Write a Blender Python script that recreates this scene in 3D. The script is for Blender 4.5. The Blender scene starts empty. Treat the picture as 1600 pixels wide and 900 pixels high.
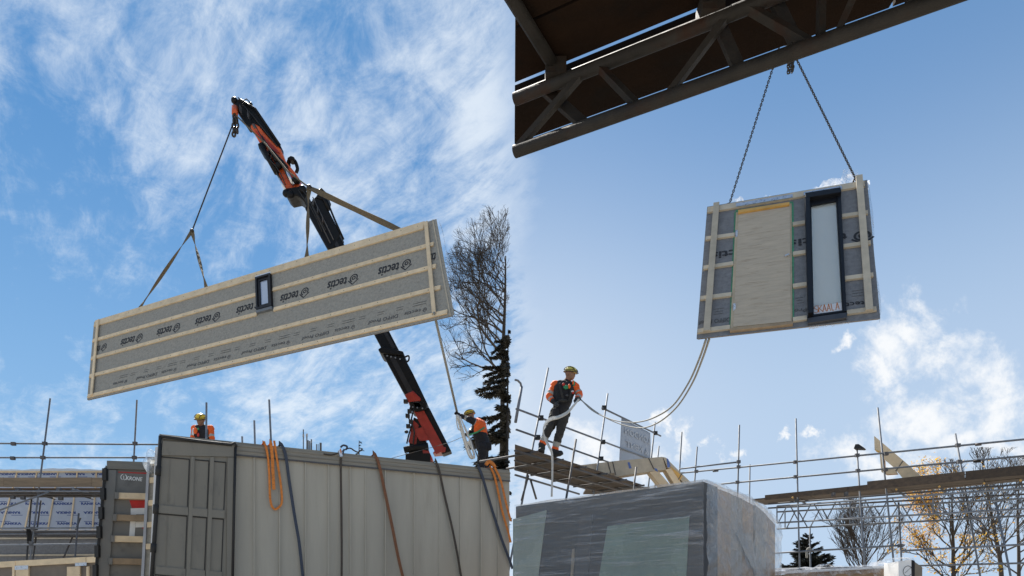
import bpy, bmesh, math, random, mathutils
import numpy as np
from mathutils import Vector, Matrix
R = math.radians
rng = random.Random(7)

# ------------------------------------------------------------------ camera, sky, sun, exposure
scene = bpy.context.scene
col = scene.collection
F, CX, CY, EYE = 1100.0, 800.0, 960.0, 1.7      # lens in photo pixels, horizon row, eye height
cam_d = bpy.data.cameras.new('camera'); cam = bpy.data.objects.new('camera', cam_d); col.objects.link(cam)
cam.location = (0, 0, EYE); cam.rotation_euler = (R(90), 0, 0)
cam_d.sensor_width = 36; cam_d.lens = 36 * F / 1600
cam_d.shift_y = (CY - 450) / 1600
cam_d.clip_start = 0.05; cam_d.clip_end = 5000
scene.camera = cam
SUN_AZ, SUN_EL = R(-22), R(48)                    # azimuth from +Y, clockwise
sun_dir = Vector((math.sin(SUN_AZ) * math.cos(SUN_EL), math.cos(SUN_AZ) * math.cos(SUN_EL), math.sin(SUN_EL)))
sd = bpy.data.lights.new('sun', 'SUN'); sd.energy = 5.0; sd.angle = R(0.6); sd.color = (1.0, 0.95, 0.87)
so = bpy.data.objects.new('sun', sd); col.objects.link(so)
so.rotation_euler = sun_dir.to_track_quat('Z', 'Y').to_euler()
scene.view_settings.view_transform = 'Standard'; scene.view_settings.look = 'None'
scene.view_settings.exposure = 1.05; scene.view_settings.gamma = 1.0
scene.render.engine = 'CYCLES'
scene.cycles.max_bounces = 8; scene.cycles.transparent_max_bounces = 16
scene.render.resolution_x = 1024; scene.render.resolution_y = 576

world = bpy.data.worlds.new('World'); scene.world = world; world.use_nodes = True

class NT:
    """tiny node-tree writer"""
    def __init__(s, nt): s.nt = nt; s.l = nt.links
    def node(s, t, **kw):
        n = s.nt.nodes.new(t)
        for k, v in kw.items(): setattr(n, k, v)
        return n
    def put(s, sock, v):
        if isinstance(v, bpy.types.NodeSocket): s.l.new(v, sock)
        elif v is not None: sock.default_value = v
    def math(s, op, a, b=None, c=None, clamp=False):
        n = s.node('ShaderNodeMath', operation=op, use_clamp=clamp)
        s.put(n.inputs[0], a); s.put(n.inputs[1], b); s.put(n.inputs[2], c); return n.outputs[0]
    def vmath(s, op, a, b=None):
        n = s.node('ShaderNodeVectorMath', operation=op); s.put(n.inputs[0], a); s.put(n.inputs[1], b)
        return n.outputs['Value'] if op in ('LENGTH', 'DOT_PRODUCT') else n.outputs['Vector']
    def sep(s, v): n = s.node('ShaderNodeSeparateXYZ'); s.put(n.inputs[0], v); return n.outputs
    def comb(s, x, y, z): 
        n = s.node('ShaderNodeCombineXYZ'); s.put(n.inputs[0], x); s.put(n.inputs[1], y); s.put(n.inputs[2], z); return n.outputs[0]
    def noise(s, v, scale, detail=6, rough=.55, dist=0.0):
        n = s.node('ShaderNodeTexNoise'); s.put(n.inputs['Vector'], v); n.inputs['Scale'].default_value = scale
        n.inputs['Detail'].default_value = detail; n.inputs['Roughness'].default_value = rough; n.inputs['Distortion'].default_value = dist
        return n.outputs['Fac']
    def ramp(s, v, a, b, c=0.0, d=1.0, smooth=True):
        n = s.node('ShaderNodeMapRange', interpolation_type='SMOOTHSTEP' if smooth else 'LINEAR')
        s.put(n.inputs['Value'], v); s.put(n.inputs['From Min'], a); s.put(n.inputs['From Max'], b)
        s.put(n.inputs['To Min'], c); s.put(n.inputs['To Max'], d); return n.outputs[0]
    def mixc(s, f, a, b, mode='MIX'):
        n = s.node('ShaderNodeMix', data_type='RGBA', blend_type=mode)
        s.put(n.inputs[0], f); s.put(n.inputs[6], a if not isinstance(a, tuple) else (*a[:3], 1)); s.put(n.inputs[7], b if not isinstance(b, tuple) else (*b[:3], 1))
        return n.outputs[2]

def make_world():
    nt = world.node_tree; nt.nodes.clear(); T = NT(nt)
    sky = T.node('ShaderNodeTexSky', sky_type='NISHITA'); sky.sun_disc = False
    sky.sun_elevation = SUN_EL; sky.sun_rotation = SUN_AZ; sky.air_density = 1.0; sky.dust_density = 0.1; sky.ozone_density = 2.2
    d = T.node('ShaderNodeTexCoord').outputs['Generated']
    x, y, z = T.sep(d)
    zz = T.math('ADD', T.math('MAXIMUM', z, 0.0), 0.16)
    cx, cy = T.math('DIVIDE', x, zz), T.math('DIVIDE', y, zz)
    # streak frame of the high cirrus
    ca, sa = math.cos(R(128)), math.sin(R(128))
    u = T.math('ADD', T.math('MULTIPLY', cx, ca), T.math('MULTIPLY', cy, sa))
    v = T.math('SUBTRACT', T.math('MULTIPLY', cy, ca), T.math('MULTIPLY', cx, sa))
    st = T.noise(T.comb(T.math('MULTIPLY', u, .85), T.math('MULTIPLY', v, 2.5), 3.3), 2.6, 11, .66, .5)
    fl = T.noise(T.comb(T.math('MULTIPLY', u, 2.0), T.math('MULTIPLY', v, 2.8), 9.1), 5.2, 10, .70, .45)
    cov = T.noise(T.comb(u, v, 21.4), .95, 3, .5, .2)
    dens = T.math('ADD', T.math('ADD', T.math('MULTIPLY', st, .62), T.math('MULTIPLY', fl, .38)), T.math('MULTIPLY', T.math('SUBTRACT', cov, .5), .75))
    dens = T.ramp(dens, .41, .72)
    hor = T.math('SQRT', T.math('ADD', T.math('MULTIPLY', x, x), T.math('MULTIPLY', y, y)))
    az = T.math('DIVIDE', x, hor)
    edge = T.math('ADD', az, T.math('MULTIPLY', T.math('SUBTRACT', fl, .5), .10))
    left = T.ramp(edge, .045, -.035)
    cirrus = T.math('MULTIPLY', T.math('MULTIPLY', dens, left), .80)
    # low cumulus of the eastern half, by direction
    ys = T.math('MAXIMUM', y, .02)
    gx, gz = T.math('DIVIDE', x, ys), T.math('DIVIDE', z, ys)
    wn = T.node('ShaderNodeTexNoise'); T.put(wn.inputs['Vector'], T.comb(gx, gz, 2.1)); wn.inputs['Scale'].default_value = 13.0; wn.inputs['Detail'].default_value = 9; wn.inputs['Roughness'].default_value = .64
    g = T.vmath('ADD', T.comb(gx, gz, 0.0), T.vmath('MULTIPLY', T.vmath('SUBTRACT', wn.outputs['Color'], (.5, .5, .5)), (.17, .15, 0.0)))
    blobs = [(1435, 510, 64, 44), (1402, 555, 56, 50), (1478, 545, 66, 44), (1535, 592, 66, 50), (1572, 645, 62, 52), (1435, 650, 66, 40), (1505, 680, 72, 34), (1385, 592, 40, 34),
             (1345, 700, 58, 30), (1390, 720, 60, 30), (1270, 682, 20, 9), (1310, 545, 20, 14), (1225, 685, 12, 10), (1130, 700, 14, 12), (1076, 694, 18, 26), (1045, 668, 12, 14),
             (905, 668, 48, 30), (935, 700, 55, 30), (985, 735, 60, 30), (860, 735, 40, 22), (1590, 690, 60, 30), (1660, 640, 60, 40)]
    mx = None
    for (px, py, sx, sy) in blobs:
        q = T.vmath('SUBTRACT', g, ((px - CX) / F, (CY - py) / F, 0))
        q = T.vmath('MULTIPLY', q, (F / sx, F / sy, 0))
        m = T.math('SUBTRACT', 1.0, T.vmath('LENGTH', q))
        mx = m if mx is None else T.math('MAXIMUM', mx, m)
    cn = T.noise(T.comb(gx, gz, 4.7), 14.0, 11, .66, .3)
    cu = T.math('ADD', T.math('MULTIPLY', T.math('MAXIMUM', mx, -1.0), .75), T.math('MULTIPLY', T.math('SUBTRACT', cn, .47), 2.4))
    cu = T.ramp(cu, -.16, .86)
    cu = T.math('MULTIPLY', cu, T.math('GREATER_THAN', y, .03))
    cu = T.math('MULTIPLY', cu, T.ramp(mx, -1.0, -.2))
    cu = T.math('MULTIPLY', cu, .92)
    # thin veil over the eastern half, thicker low down and towards the sun
    vl = T.math('ADD', T.ramp(z, .66, .22, .10, .62), T.math('MULTIPLY', T.ramp(az, .40, -.02), T.ramp(z, .66, .30, .05, .34)))
    veil = T.math('MULTIPLY', vl, T.ramp(edge, -.03, .02), clamp=True)
    low = T.math('MULTIPLY', T.ramp(z, .60, .06), .74)
    base = T.mixc(1.0, sky.outputs[0], (0.72, 1.35, 1.55), 'MULTIPLY')
    lim = (1.42, 3.75, 8.2)                                       # soft shoulder: no glare round the hidden sun
    base = T.vmath('DIVIDE', T.vmath('MULTIPLY', base, lim), T.vmath('ADD', base, lim))
    c = T.mixc(low, base, (2.6, 4.2, 6.0))
    c = T.mixc(veil, c, (4.4, 5.1, 6.1))
    c = T.mixc(cirrus, c, (6.0, 6.5, 7.0))
    c = T.mixc(cu, c, (6.8, 6.9, 7.0))
    bg = T.node('ShaderNodeBackground'); T.put(bg.inputs[0], c); bg.inputs[1].default_value = 0.07
    o = T.node('ShaderNodeOutputWorld'); nt.links.new(bg.outputs[0], o.inputs[0])
make_world()

# ------------------------------------------------------------------ materials
MATS = {}
def mat(name, base, rough=.7, metal=0.0, var=.18, scale=6.0, stretch=(1, 1, 1), bump=.0, bscale=None, alt=None, altr=(.5, .7), altscale=3.0, rnd=.12, coat=0.0, spec=.5):
    """principled base colour broken up by noise, an optional second wear colour, a per-piece shift and fine relief"""
    if name in MATS: return MATS[name]
    m = bpy.data.materials.new(name); m.use_nodes = True; nt = m.node_tree; T = NT(nt)
    b = nt.nodes['Principled BSDF']
    co = T.node('ShaderNodeTexCoord').outputs['Object']
    info = T.node('ShaderNodeObjectInfo')
    off = T.vmath('ADD', co, T.comb(T.math('MULTIPLY', info.outputs['Random'], 37.0), T.math('MULTIPLY', info.outputs['Random'], 11.0), 0.0))
    sv = T.vmath('MULTIPLY', off, stretch)
    n = T.noise(sv, scale, 7, .6)
    k = T.ramp(n, .28, .72, 1 - var, 1 + var, False)
    k = T.math('MULTIPLY', k, T.ramp(info.outputs['Random'], 0, 1, 1 - rnd, 1 + rnd, False))
    c = T.mixc(1.0, base, T.comb(k, k, k), 'MULTIPLY')
    if alt:
        w = T.noise(T.vmath('ADD', sv, (5.1, 2.2, 7.7)), altscale, 8, .65)
        c = T.mixc(T.ramp(w, altr[0], altr[1]), c, alt)
    T.put(b.inputs['Base Color'], c)
    T.put(b.inputs['Roughness'], T.ramp(n, .3, .7, max(rough - .1, .05), min(rough + .1, 1), False))
    b.inputs['Metallic'].default_value = metal
    b.inputs['Specular IOR Level'].default_value = spec
    if coat: b.inputs['Coat Weight'].default_value = coat
    if bump:
        bn = T.node('ShaderNodeBump'); bn.inputs['Strength'].default_value = bump; bn.inputs['Distance'].default_value = .02
        T.put(bn.inputs['Height'], T.noise(sv, bscale or scale * 3, 6, .6)); nt.links.new(bn.outputs[0], b.inputs['Normal'])
    MATS[name] = m; return m

def film_mat(name, tint, amount, streak, gloss=.25, rough=.18, tr=.35, axis_scale=1.0, th=(.42, .75)):
    """clear plastic: transparent, milky where folds run, shiny"""
    if name in MATS: return MATS[name]
    m = bpy.data.materials.new(name); m.use_nodes = True; nt = m.node_tree; nt.nodes.clear(); T = NT(nt)
    co = T.node('ShaderNodeTexCoord').outputs['Object']
    v = T.vmath('MULTIPLY', co, streak)
    n = T.noise(v, 3.0 * axis_scale, 9, .7, .4)
    n2 = T.noise(T.vmath('ADD', v, (3, 8, 1)), 11.0 * axis_scale, 5, .6, .2)
    f = T.math('ADD', T.ramp(n, th[0], th[1], 0, amount), T.ramp(n2, .55, .8, 0, amount * .7), clamp=True)
    bn = T.node('ShaderNodeBump'); bn.inputs['Strength'].default_value = .55; bn.inputs['Distance'].default_value = .03
    T.put(bn.inputs['Height'], T.math('ADD', n, T.math('MULTIPLY', n2, .5)))
    trn = T.node('ShaderNodeBsdfTransparent'); trn.inputs[0].default_value = (.97, .97, .97, 1)
    df = T.node('ShaderNodeBsdfDiffuse'); df.inputs[0].default_value = (*tint, 1); nt.links.new(bn.outputs[0], df.inputs['Normal'])
    tl = T.node('ShaderNodeBsdfTranslucent'); tl.inputs[0].default_value = (*tint, 1); nt.links.new(bn.outputs[0], tl.inputs['Normal'])
    mx = T.node('ShaderNodeMixShader'); mx.inputs[0].default_value = tr; nt.links.new(df.outputs[0], mx.inputs[1]); nt.links.new(tl.outputs[0], mx.inputs[2])
    m1 = T.node('ShaderNodeMixShader'); T.put(m1.inputs[0], f); nt.links.new(trn.outputs[0], m1.inputs[1]); nt.links.new(mx.outputs[0], m1.inputs[2])
    gl = T.node('ShaderNodeBsdfGlossy'); gl.inputs['Roughness'].default_value = rough; nt.links.new(bn.outputs[0], gl.inputs['Normal'])
    geo = T.node('ShaderNodeNewGeometry'); fc = T.math('ABSOLUTE', T.vmath('DOT_PRODUCT', bn.outputs[0], geo.outputs['Incoming']))
    fre = T.math('ADD', .04, T.math('MULTIPLY', .9, T.math('POWER', T.math('SUBTRACT', 1.0, fc, clamp=True), 4.0)))
    m2 = T.node('ShaderNodeMixShader'); T.put(m2.inputs[0], T.math('MULTIPLY', fre, gloss / .25, clamp=True)); nt.links.new(m1.outputs[0], m2.inputs[1]); nt.links.new(gl.outputs[0], m2.inputs[2])
    o = T.node('ShaderNodeOutputMaterial'); nt.links.new(m2.outputs[0], o.inputs[0])
    MATS[name] = m; return m

STEEL = mat('galvanised_steel', (.165, .18, .205), .68, .1, .25, 9, alt=(.12, .105, .09), altr=(.56, .8), altscale=5, rnd=.2)
STEEL_D = mat('dull_steel', (.09, .09, .095), .7, .1, .3, 10, alt=(.10, .06, .04), altr=(.5, .75), rnd=.2)
RUSTY = mat('rusty_steel', (.024, .021, .018), .7, .0, .4, 12, spec=.25, alt=(.030, .013, .007), altr=(.5, .72), altscale=6, bump=.2)
BOARD = mat('weathered_board', (.078, .057, .041), .85, 0, .35, 4, (.35, 4, 4), .3, alt=(.04, .032, .026), altr=(.52, .75), rnd=.3)
BOARD_T = mat('toe_board_tan', (.20, .15, .10), .85, 0, .3, 4, (.35, 4, 4), .2, alt=(.13, .10, .07), altr=(.52, .75))
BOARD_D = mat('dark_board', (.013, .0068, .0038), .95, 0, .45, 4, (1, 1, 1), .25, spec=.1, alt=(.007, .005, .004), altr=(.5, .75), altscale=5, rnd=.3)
TIMBER = mat('fresh_timber', (.70, .55, .36), .75, 0, .16, 5, (1, 1, 1), .08, alt=(.50, .34, .17), altr=(.6, .8), altscale=7, rnd=.10)
TIMBER_G = mat('pale_timber', (.48, .415, .315), .8, 0, .16, 5, (1, 1, 1), .08, alt=(.38, .30, .20), altr=(.58, .8), altscale=7, rnd=.10)
TIMBER_B = mat('brown_timber', (.30, .22, .14), .8, 0, .25, 6, (1, 1, 1), .1, rnd=.12)
TIMBER_O = mat('orange_timber', (.62, .36, .10), .7, 0, .15, 6, rnd=.1)
MEMB = mat('grey_membrane', (.31, .288, .245), .9, 0, .16, 16, bump=.6, bscale=18, alt=(.205, .19, .162), altr=(.5, .74), altscale=22, rnd=0)
MEMB_D = mat('charcoal_membrane', (.175, .176, .182), .9, 0, .2, 14, bump=.25, bscale=50, alt=(.125, .126, .132), altr=(.5, .75), altscale=20, rnd=0)
PRINT = mat('print_ink', (.022, .022, .026), .8, var=.3, rnd=0)
PRINT_S = mat('print_ink_worn', (.085, .085, .085), .85, var=.4, scale=40, rnd=0)
PRINT_B = mat('print_ink_blue', (.045, .075, .22), .8, var=.3, rnd=0)
WFRAME = mat('black_window_frame', (.007, .0075, .010), .5, 0, .2, 8, rnd=0, spec=.3)
SILVER = mat('silver_tape', (.55, .58, .63), .32, .7, .2, 20, bump=.3, bscale=40)
GREEN_T = mat('green_tape', (.05, .22, .11), .6, var=.3, scale=25)
BLUE_T = mat('blue_tape', (.10, .17, .42), .6, var=.2)
VENEER = mat('plywood_leaf', (.45, .375, .28), .7, 0, .12, 3, (1.2, 1.2, 9), .06, alt=(.36, .285, .20), altr=(.52, .72), altscale=4, rnd=.05)
CURTAIN = mat('trailer_curtain', (.372, .345, .285), .55, 0, .13, 2.2, (1.6, 1.6, .22), .22, bscale=9, alt=(.315, .288, .232), altr=(.55, .8), altscale=2.2, rnd=0)
CURT_L = mat('curtain_weld', (.40, .37, .305), .5, var=.1, rnd=.05)
DOORG = mat('door_grey', (.185, .170, .138), .5, 0, .12, 3, (1, 1, .4), .06, alt=(.09, .085, .074), altr=(.55, .8), altscale=5, rnd=.03)
DOORG2 = mat('door_inside_grey', (.175, .168, .152), .5, 0, .14, 3, alt=(.08, .078, .072), altr=(.55, .8), rnd=.03)
RAILG = mat('trailer_rail', (.205, .185, .148), .45, .2, .22, 4, (.4, .4, 3), alt=(.10, .09, .075), altr=(.55, .8), altscale=5)
RUBBER = mat('black_rubber', (.018, .018, .018), .7, rnd=.1)
STRAP_O = mat('orange_webbing', (.62, .20, .035), .8, 0, .3, 30, alt=(.28, .08, .02), altr=(.5, .75), altscale=25, bump=.3)
STRAP_N = mat('navy_webbing', (.042, .052, .075), .8, 0, .3, 30, bump=.3)
STRAP_B = mat('brown_webbing', (.20, .085, .04), .8, 0, .3, 30, bump=.3)
STRAP_D = mat('dark_webbing', (.06, .048, .038), .8, 0, .3, 30, bump=.3)
SLING = mat('khaki_sling', (.115, .085, .045), .85, 0, .3, 25, bump=.3)
CHAIN = mat('chain_steel', (.055, .045, .035), .5, .6, .3, 30)
ROPE_W = mat('white_webbing', (.56, .55, .52), .8, 0, .2, 30)
ROPE_G = mat('grey_webbing', (.27, .265, .24), .8, 0, .2, 30)
BLACKP = mat('black_crane_paint', (.006, .006, .0065), .5, 0, .3, 6, rnd=.15, spec=.22)
REDP = mat('red_crane_paint', (.30, .022, .012), .4, 0, .2, 8, alt=(.10, .012, .01), altr=(.6, .85), rnd=.08)
ORANGEP = mat('orange_crane_paint', (.60, .10, .02), .42, 0, .25, 8, alt=(.25, .02, .012), altr=(.52, .72), altscale=5, rnd=.08)
CHROME = mat('ram_chrome', (.55, .56, .58), .2, .9, .1, 5)
SKIN = mat('skin', (.23, .125, .08), .6, var=.12, scale=20, rnd=0)
HIVIS = mat('orange_hivis', (.78, .115, .012), .75, 0, .2, 14, bump=.35, bscale=14, rnd=0)
REFL = mat('grey_reflective_band', (.32, .32, .30), .5, 0, .12, 30, rnd=0)
CLOTH_K = mat('black_workwear', (.013, .013, .017), .85, 0, .35, 14, bump=.4, bscale=16, rnd=0)
CLOTH_G = mat('charcoal_trousers', (.030, .029, .027), .9, 0, .35, 12, bump=.4, bscale=14, rnd=0)
HELM = mat('yellow_helmet', (.74, .50, .03), .35, var=.08, rnd=0)
HELM2 = mat('lime_helmet', (.60, .50, .10), .35, var=.12, rnd=0)
GREENW = mat('green_webbing', (.04, .28, .12), .7)
REDW = mat('red_webbing', (.55, .03, .02), .7)
BARK = mat('dark_bark', (.045, .036, .028), .9, 0, .35, 10, rnd=.1)
BARK_L = mat('grey_bark', (.062, .05, .04), .9, 0, .35, 10, rnd=.1)
NEEDLE = mat('dark_needles', (.014, .017, .011), .85, 0, .5, 2, rnd=.1)
NEEDLE_B = mat('brown_green_needles', (.040, .036, .024), .85, 0, .5, 2, rnd=.1)
BANNER = mat('banner_back', (.36, .40, .46), .8, 0, .06, 5, bump=.15, rnd=0)
BANNER_T = mat('banner_letters', (.45, .475, .51), .8, var=.1, rnd=0)
WHITE_P = mat('white_plastic', (.72, .72, .72), .4, var=.06, rnd=.03)
FOIL = mat('pale_blue_membrane', (.375, .41, .48), .55, 0, .07, 3, bump=.1, alt=(.44, .48, .54), altr=(.55, .75), rnd=0)
LABELW = mat('label_white', (.60, .60, .62), .7, var=.06)
LABELO = mat('label_orange', (.48, .16, .03), .7, var=.3)
LETTERW = mat('lettering_white', (.72, .72, .70), .5, var=.06)
LETTERR = mat('lettering_red', (.50, .025, .02), .5, var=.2)
def leaf_mat(name, c, tr=.45):
    m = bpy.data.materials.new(name); m.use_nodes = True; nt = m.node_tree; T = NT(nt); b = nt.nodes['Principled BSDF']
    co = T.node('ShaderNodeTexCoord').outputs['Object']
    n = T.noise(co, 1.7, 4, .7)
    T.put(b.inputs['Base Color'], T.mixc(T.ramp(n, .35, .65), c, (c[0] * .62, c[1] * .38, c[2] * .5)))
    b.inputs['Roughness'].default_value = .7
    tl = T.node('ShaderNodeBsdfTranslucent'); tl.inputs[0].default_value = (*c, 1)
    mx = T.node('ShaderNodeMixShader'); mx.inputs[0].default_value = tr
    o = nt.nodes['Material Output']; nt.links.new(b.outputs[0], mx.inputs[1]); nt.links.new(tl.outputs[0], mx.inputs[2]); nt.links.new(mx.outputs[0], o.inputs[0])
    return m
LEAF = leaf_mat('autumn_leaf', (.80, .50, .05))
PLASTIC = film_mat('clear_sheet', (.86, .88, .92), .95, (1, 1, 1), .2, .2, .6)
WRAP = film_mat('stretch_film', (.50, .53, .58), .62, (.28, .28, 5.0), .55, .12, .15, 1.2, (.49, .72))
WRAP_S = film_mat('stretch_film_crumpled', (.58, .51, .42), .42, (2.6, 2.6, 4.2), .34, .10, .10, 1.3, (.48, .72))

def glass_mat(name, tint, f, gloss):
    m = bpy.data.materials.new(name); m.use_nodes = True; nt = m.node_tree; nt.nodes.clear(); T = NT(nt)
    a = T.node('ShaderNodeBsdfTransparent'); a.inputs[0].default_value = (*tint, 1)
    t = T.node('ShaderNodeBsdfTranslucent'); t.inputs[0].default_value = (.85, .9, .92, 1)
    g = T.node('ShaderNodeBsdfGlossy'); g.inputs['Roughness'].default_value = .03
    m1 = T.node('ShaderNodeMixShader'); m1.inputs[0].default_value = f; nt.links.new(a.outputs[0], m1.inputs[1]); nt.links.new(t.outputs[0], m1.inputs[2])
    fr = T.node('ShaderNodeFresnel'); m2 = T.node('ShaderNodeMixShader'); T.put(m2.inputs[0], T.math('MULTIPLY', fr.outputs[0], gloss)); nt.links.new(m1.outputs[0], m2.inputs[1]); nt.links.new(g.outputs[0], m2.inputs[2])
    o = T.node('ShaderNodeOutputMaterial'); nt.links.new(m2.outputs[0], o.inputs[0]); return m
PANE = glass_mat('window_pane', (.86, .93, .97), .30, 1.0)
PANE_B = glass_mat('window_pane_hazy', (.92, .98, .99), .42, .8)
PANE_G = mat('dusty_green_glass', (.135, .19, .165), .25, 0, .25, 2.0, rnd=0)
PANE_L = mat('pale_green_glass', (.20, .235, .205), .25, 0, .2, 2.0, rnd=0)
GROUND = mat('trodden_hardcore', (.34, .31, .265), .95, 0, .3, .8, bump=.5, bscale=14, alt=(.22, .19, .155), altr=(.5, .75), altscale=.25, rnd=0)

# ------------------------------------------------------------------ mesh helpers
def P(px, py, D): return Vector(((px - CX) / F * D, D, EYE + (CY - py) / F * D))
def PZ(px, py, z): return P(px, py, (z - EYE) * F / (CY - py))
def V(*a): return Vector(a)
OFF = {}
def tag(o, label, cat, group=None, kind=None):
    if label: o['label'] = label
    if cat: o['category'] = cat
    if group: o['group'] = group
    if kind: o['kind'] = kind
    return o
def thing(name, loc, label, cat, group=None):
    o = bpy.data.objects.new(name, None); col.objects.link(o); o.location = loc; o.empty_display_size = .2
    OFF[o.name] = Vector(loc); return tag(o, label, cat, group)

class MB:
    def __init__(s): s.v = []; s.f = []; s.m = []
    def add(s, vs, fs, mi=0):
        n = len(s.v); s.v += [Vector(p) for p in vs]
        for f in fs: s.f.append([i + n for i in f]); s.m.append(mi)
        return s
    def hexa(s, a, b, mi=0):           # two matching quads
        return s.add(list(a) + list(b), [(3, 2, 1, 0), (4, 5, 6, 7), (0, 1, 5, 4), (1, 2, 6, 5), (2, 3, 7, 6), (3, 0, 4, 7)], mi)
    def prism(s, poly, vec, mi=0):
        n = len(poly); vec = Vector(vec)
        return s.add(list(poly) + [Vector(p) + vec for p in poly], [tuple(range(n))[::-1], tuple(range(n, 2 * n))] + [(i, (i + 1) % n, n + (i + 1) % n, n + i) for i in range(n)], mi)
    def box(s, lo, hi, mi=0):
        (a, b, c), (d, e, f) = lo, hi
        return s.hexa([(a, b, c), (d, b, c), (d, e, c), (a, e, c)], [(a, b, f), (d, b, f), (d, e, f), (a, e, f)], mi)
    def bar(s, p0, p1, w, h, up=(0, 0, 1), mi=0):
        p0, p1 = Vector(p0), Vector(p1); d = (p1 - p0).normalized(); sd_ = d.cross(Vector(up)).normalized(); u = sd_.cross(d).normalized()
        q = [sd_ * (w / 2 * a) + u * (h / 2 * b) for a, b in ((-1, -1), (1, -1), (1, 1), (-1, 1))]
        return s.hexa([p0 + k for k in q], [p1 + k for k in q], mi)
    def tube(s, pts, r, n=8, caps=True, mi=0):
        pts = [Vector(p) for p in pts]; m = len(pts); rs = r if isinstance(r, (list, tuple)) else [r] * m
        d0 = (pts[1] - pts[0]).normalized(); ref = Vector((0, 0, 1)) if abs(d0.z) < .9 else Vector((1, 0, 0))
        a = d0.cross(ref).normalized(); vs = []; fs = []
        for i, p in enumerate(pts):
            d = (pts[min(i + 1, m - 1)] - pts[max(i - 1, 0)]).normalized()
            a = (a - d * a.dot(d)).normalized(); b = d.cross(a)
            for k in range(n):
                t = 2 * math.pi * k / n; vs.append(p + (a * math.cos(t) + b * math.sin(t)) * rs[i])
        for i in range(m - 1):
            for k in range(n):
                k2 = (k + 1) % n; fs.append((i * n + k, i * n + k2, (i + 1) * n + k2, (i + 1) * n + k))
        if caps: fs.append(tuple(range(n))[::-1]); fs.append(tuple(range((m - 1) * n, m * n)))
        return s.add(vs, fs, mi)
    def ribbon(s, pts, w, n, t=.006, mi=0):    # flat webbing: width vector w, thickness along n
        pts = [Vector(p) for p in pts]; vs = []; fs = []; m = len(pts)
        ws = w if isinstance(w, list) else [Vector(w)] * m
        ns = n if isinstance(n, list) else [Vector(n)] * m
        for p, ww, nn in zip(pts, ws, ns):
            h = ww / 2; q = nn * (t / 2); vs += [p - h - q, p + h - q, p + h + q, p - h + q]
        for i in range(m - 1):
            for k in range(4): fs.append((i * 4 + k, i * 4 + (k + 1) % 4, i * 4 + 4 + (k + 1) % 4, i * 4 + 4 + k))
        fs += [(3, 2, 1, 0), tuple(range(4 * m - 4, 4 * m))]
        return s.add(vs, fs, mi)
    def ball(s, c, rx, ry=None, rz=None, n=10, m=7, rot=None, mi=0, lo=-90):
        ry = ry or rx; rz = rz or rx; c = Vector(c); vs = []; fs = []
        for i in range(m + 1):
            la = R(lo + (90 - lo) * i / m)
            for k in range(n):
                lo_ = 2 * math.pi * k / n; p = Vector((rx * math.cos(la) * math.cos(lo_), ry * math.cos(la) * math.sin(lo_), rz * math.sin(la)))
                vs.append(c + (rot @ p if rot else p))
        for i in range(m):
            for k in range(n): fs.append((i * n + k, i * n + (k + 1) % n, (i + 1) * n + (k + 1) % n, (i + 1) * n + k))
        if lo > -90: fs.append(tuple(range(n))[::-1])
        return s.add(vs, fs, mi)
    def build(s, name, mats, parent=None, smooth=False, base=False, fix=True):
        mats = mats if isinstance(mats, (list, tuple)) else [mats]
        c = sum(s.v, Vector()) / len(s.v)
        if base: c.z = min(p.z for p in s.v)
        me = bpy.data.meshes.new(name); me.from_pydata([p - c for p in s.v], [], s.f)
        for m in mats: me.materials.append(m)
        me.polygons.foreach_set('material_index', s.m)
        if fix:
            bm = bmesh.new(); bm.from_mesh(me); bmesh.ops.remove_doubles(bm, verts=bm.verts, dist=1e-6); bmesh.ops.recalc_face_normals(bm, faces=bm.faces); bm.to_mesh(me); bm.free()
        if smooth: me.polygons.foreach_set('use_smooth', [True] * len(me.polygons))
        me.update()
        o = bpy.data.objects.new(name, me); col.objects.link(o)
        po = OFF[parent.name] if parent else Vector((0, 0, 0))
        o.location = c - po
        if parent: o.parent = parent
        OFF[o.name] = c
        return o

def tube(name, a, b, parent, r=.0242, m=STEEL, n=8): return MB().tube([a, b], r, n).build(name, m, parent, True if n > 6 else False)
def curve_pts(pts, n=8):
    """Catmull-Rom through points"""
    pts = [Vector(p) for p in pts]; out = []
    q = [pts[0] * 2 - pts[1]] + pts + [pts[-1] * 2 - pts[-2]]
    for i in range(1, len(q) - 2):
        for k in range(n):
            t = k / n; a, b, c, d = q[i - 1], q[i], q[i + 1], q[i + 2]
            out.append(.5 * ((2 * b) + (c - a) * t + (2 * a - 5 * b + 4 * c - d) * t * t + (3 * b - a - 3 * c + d) * t ** 3))
    return out + [pts[-1]]

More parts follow.
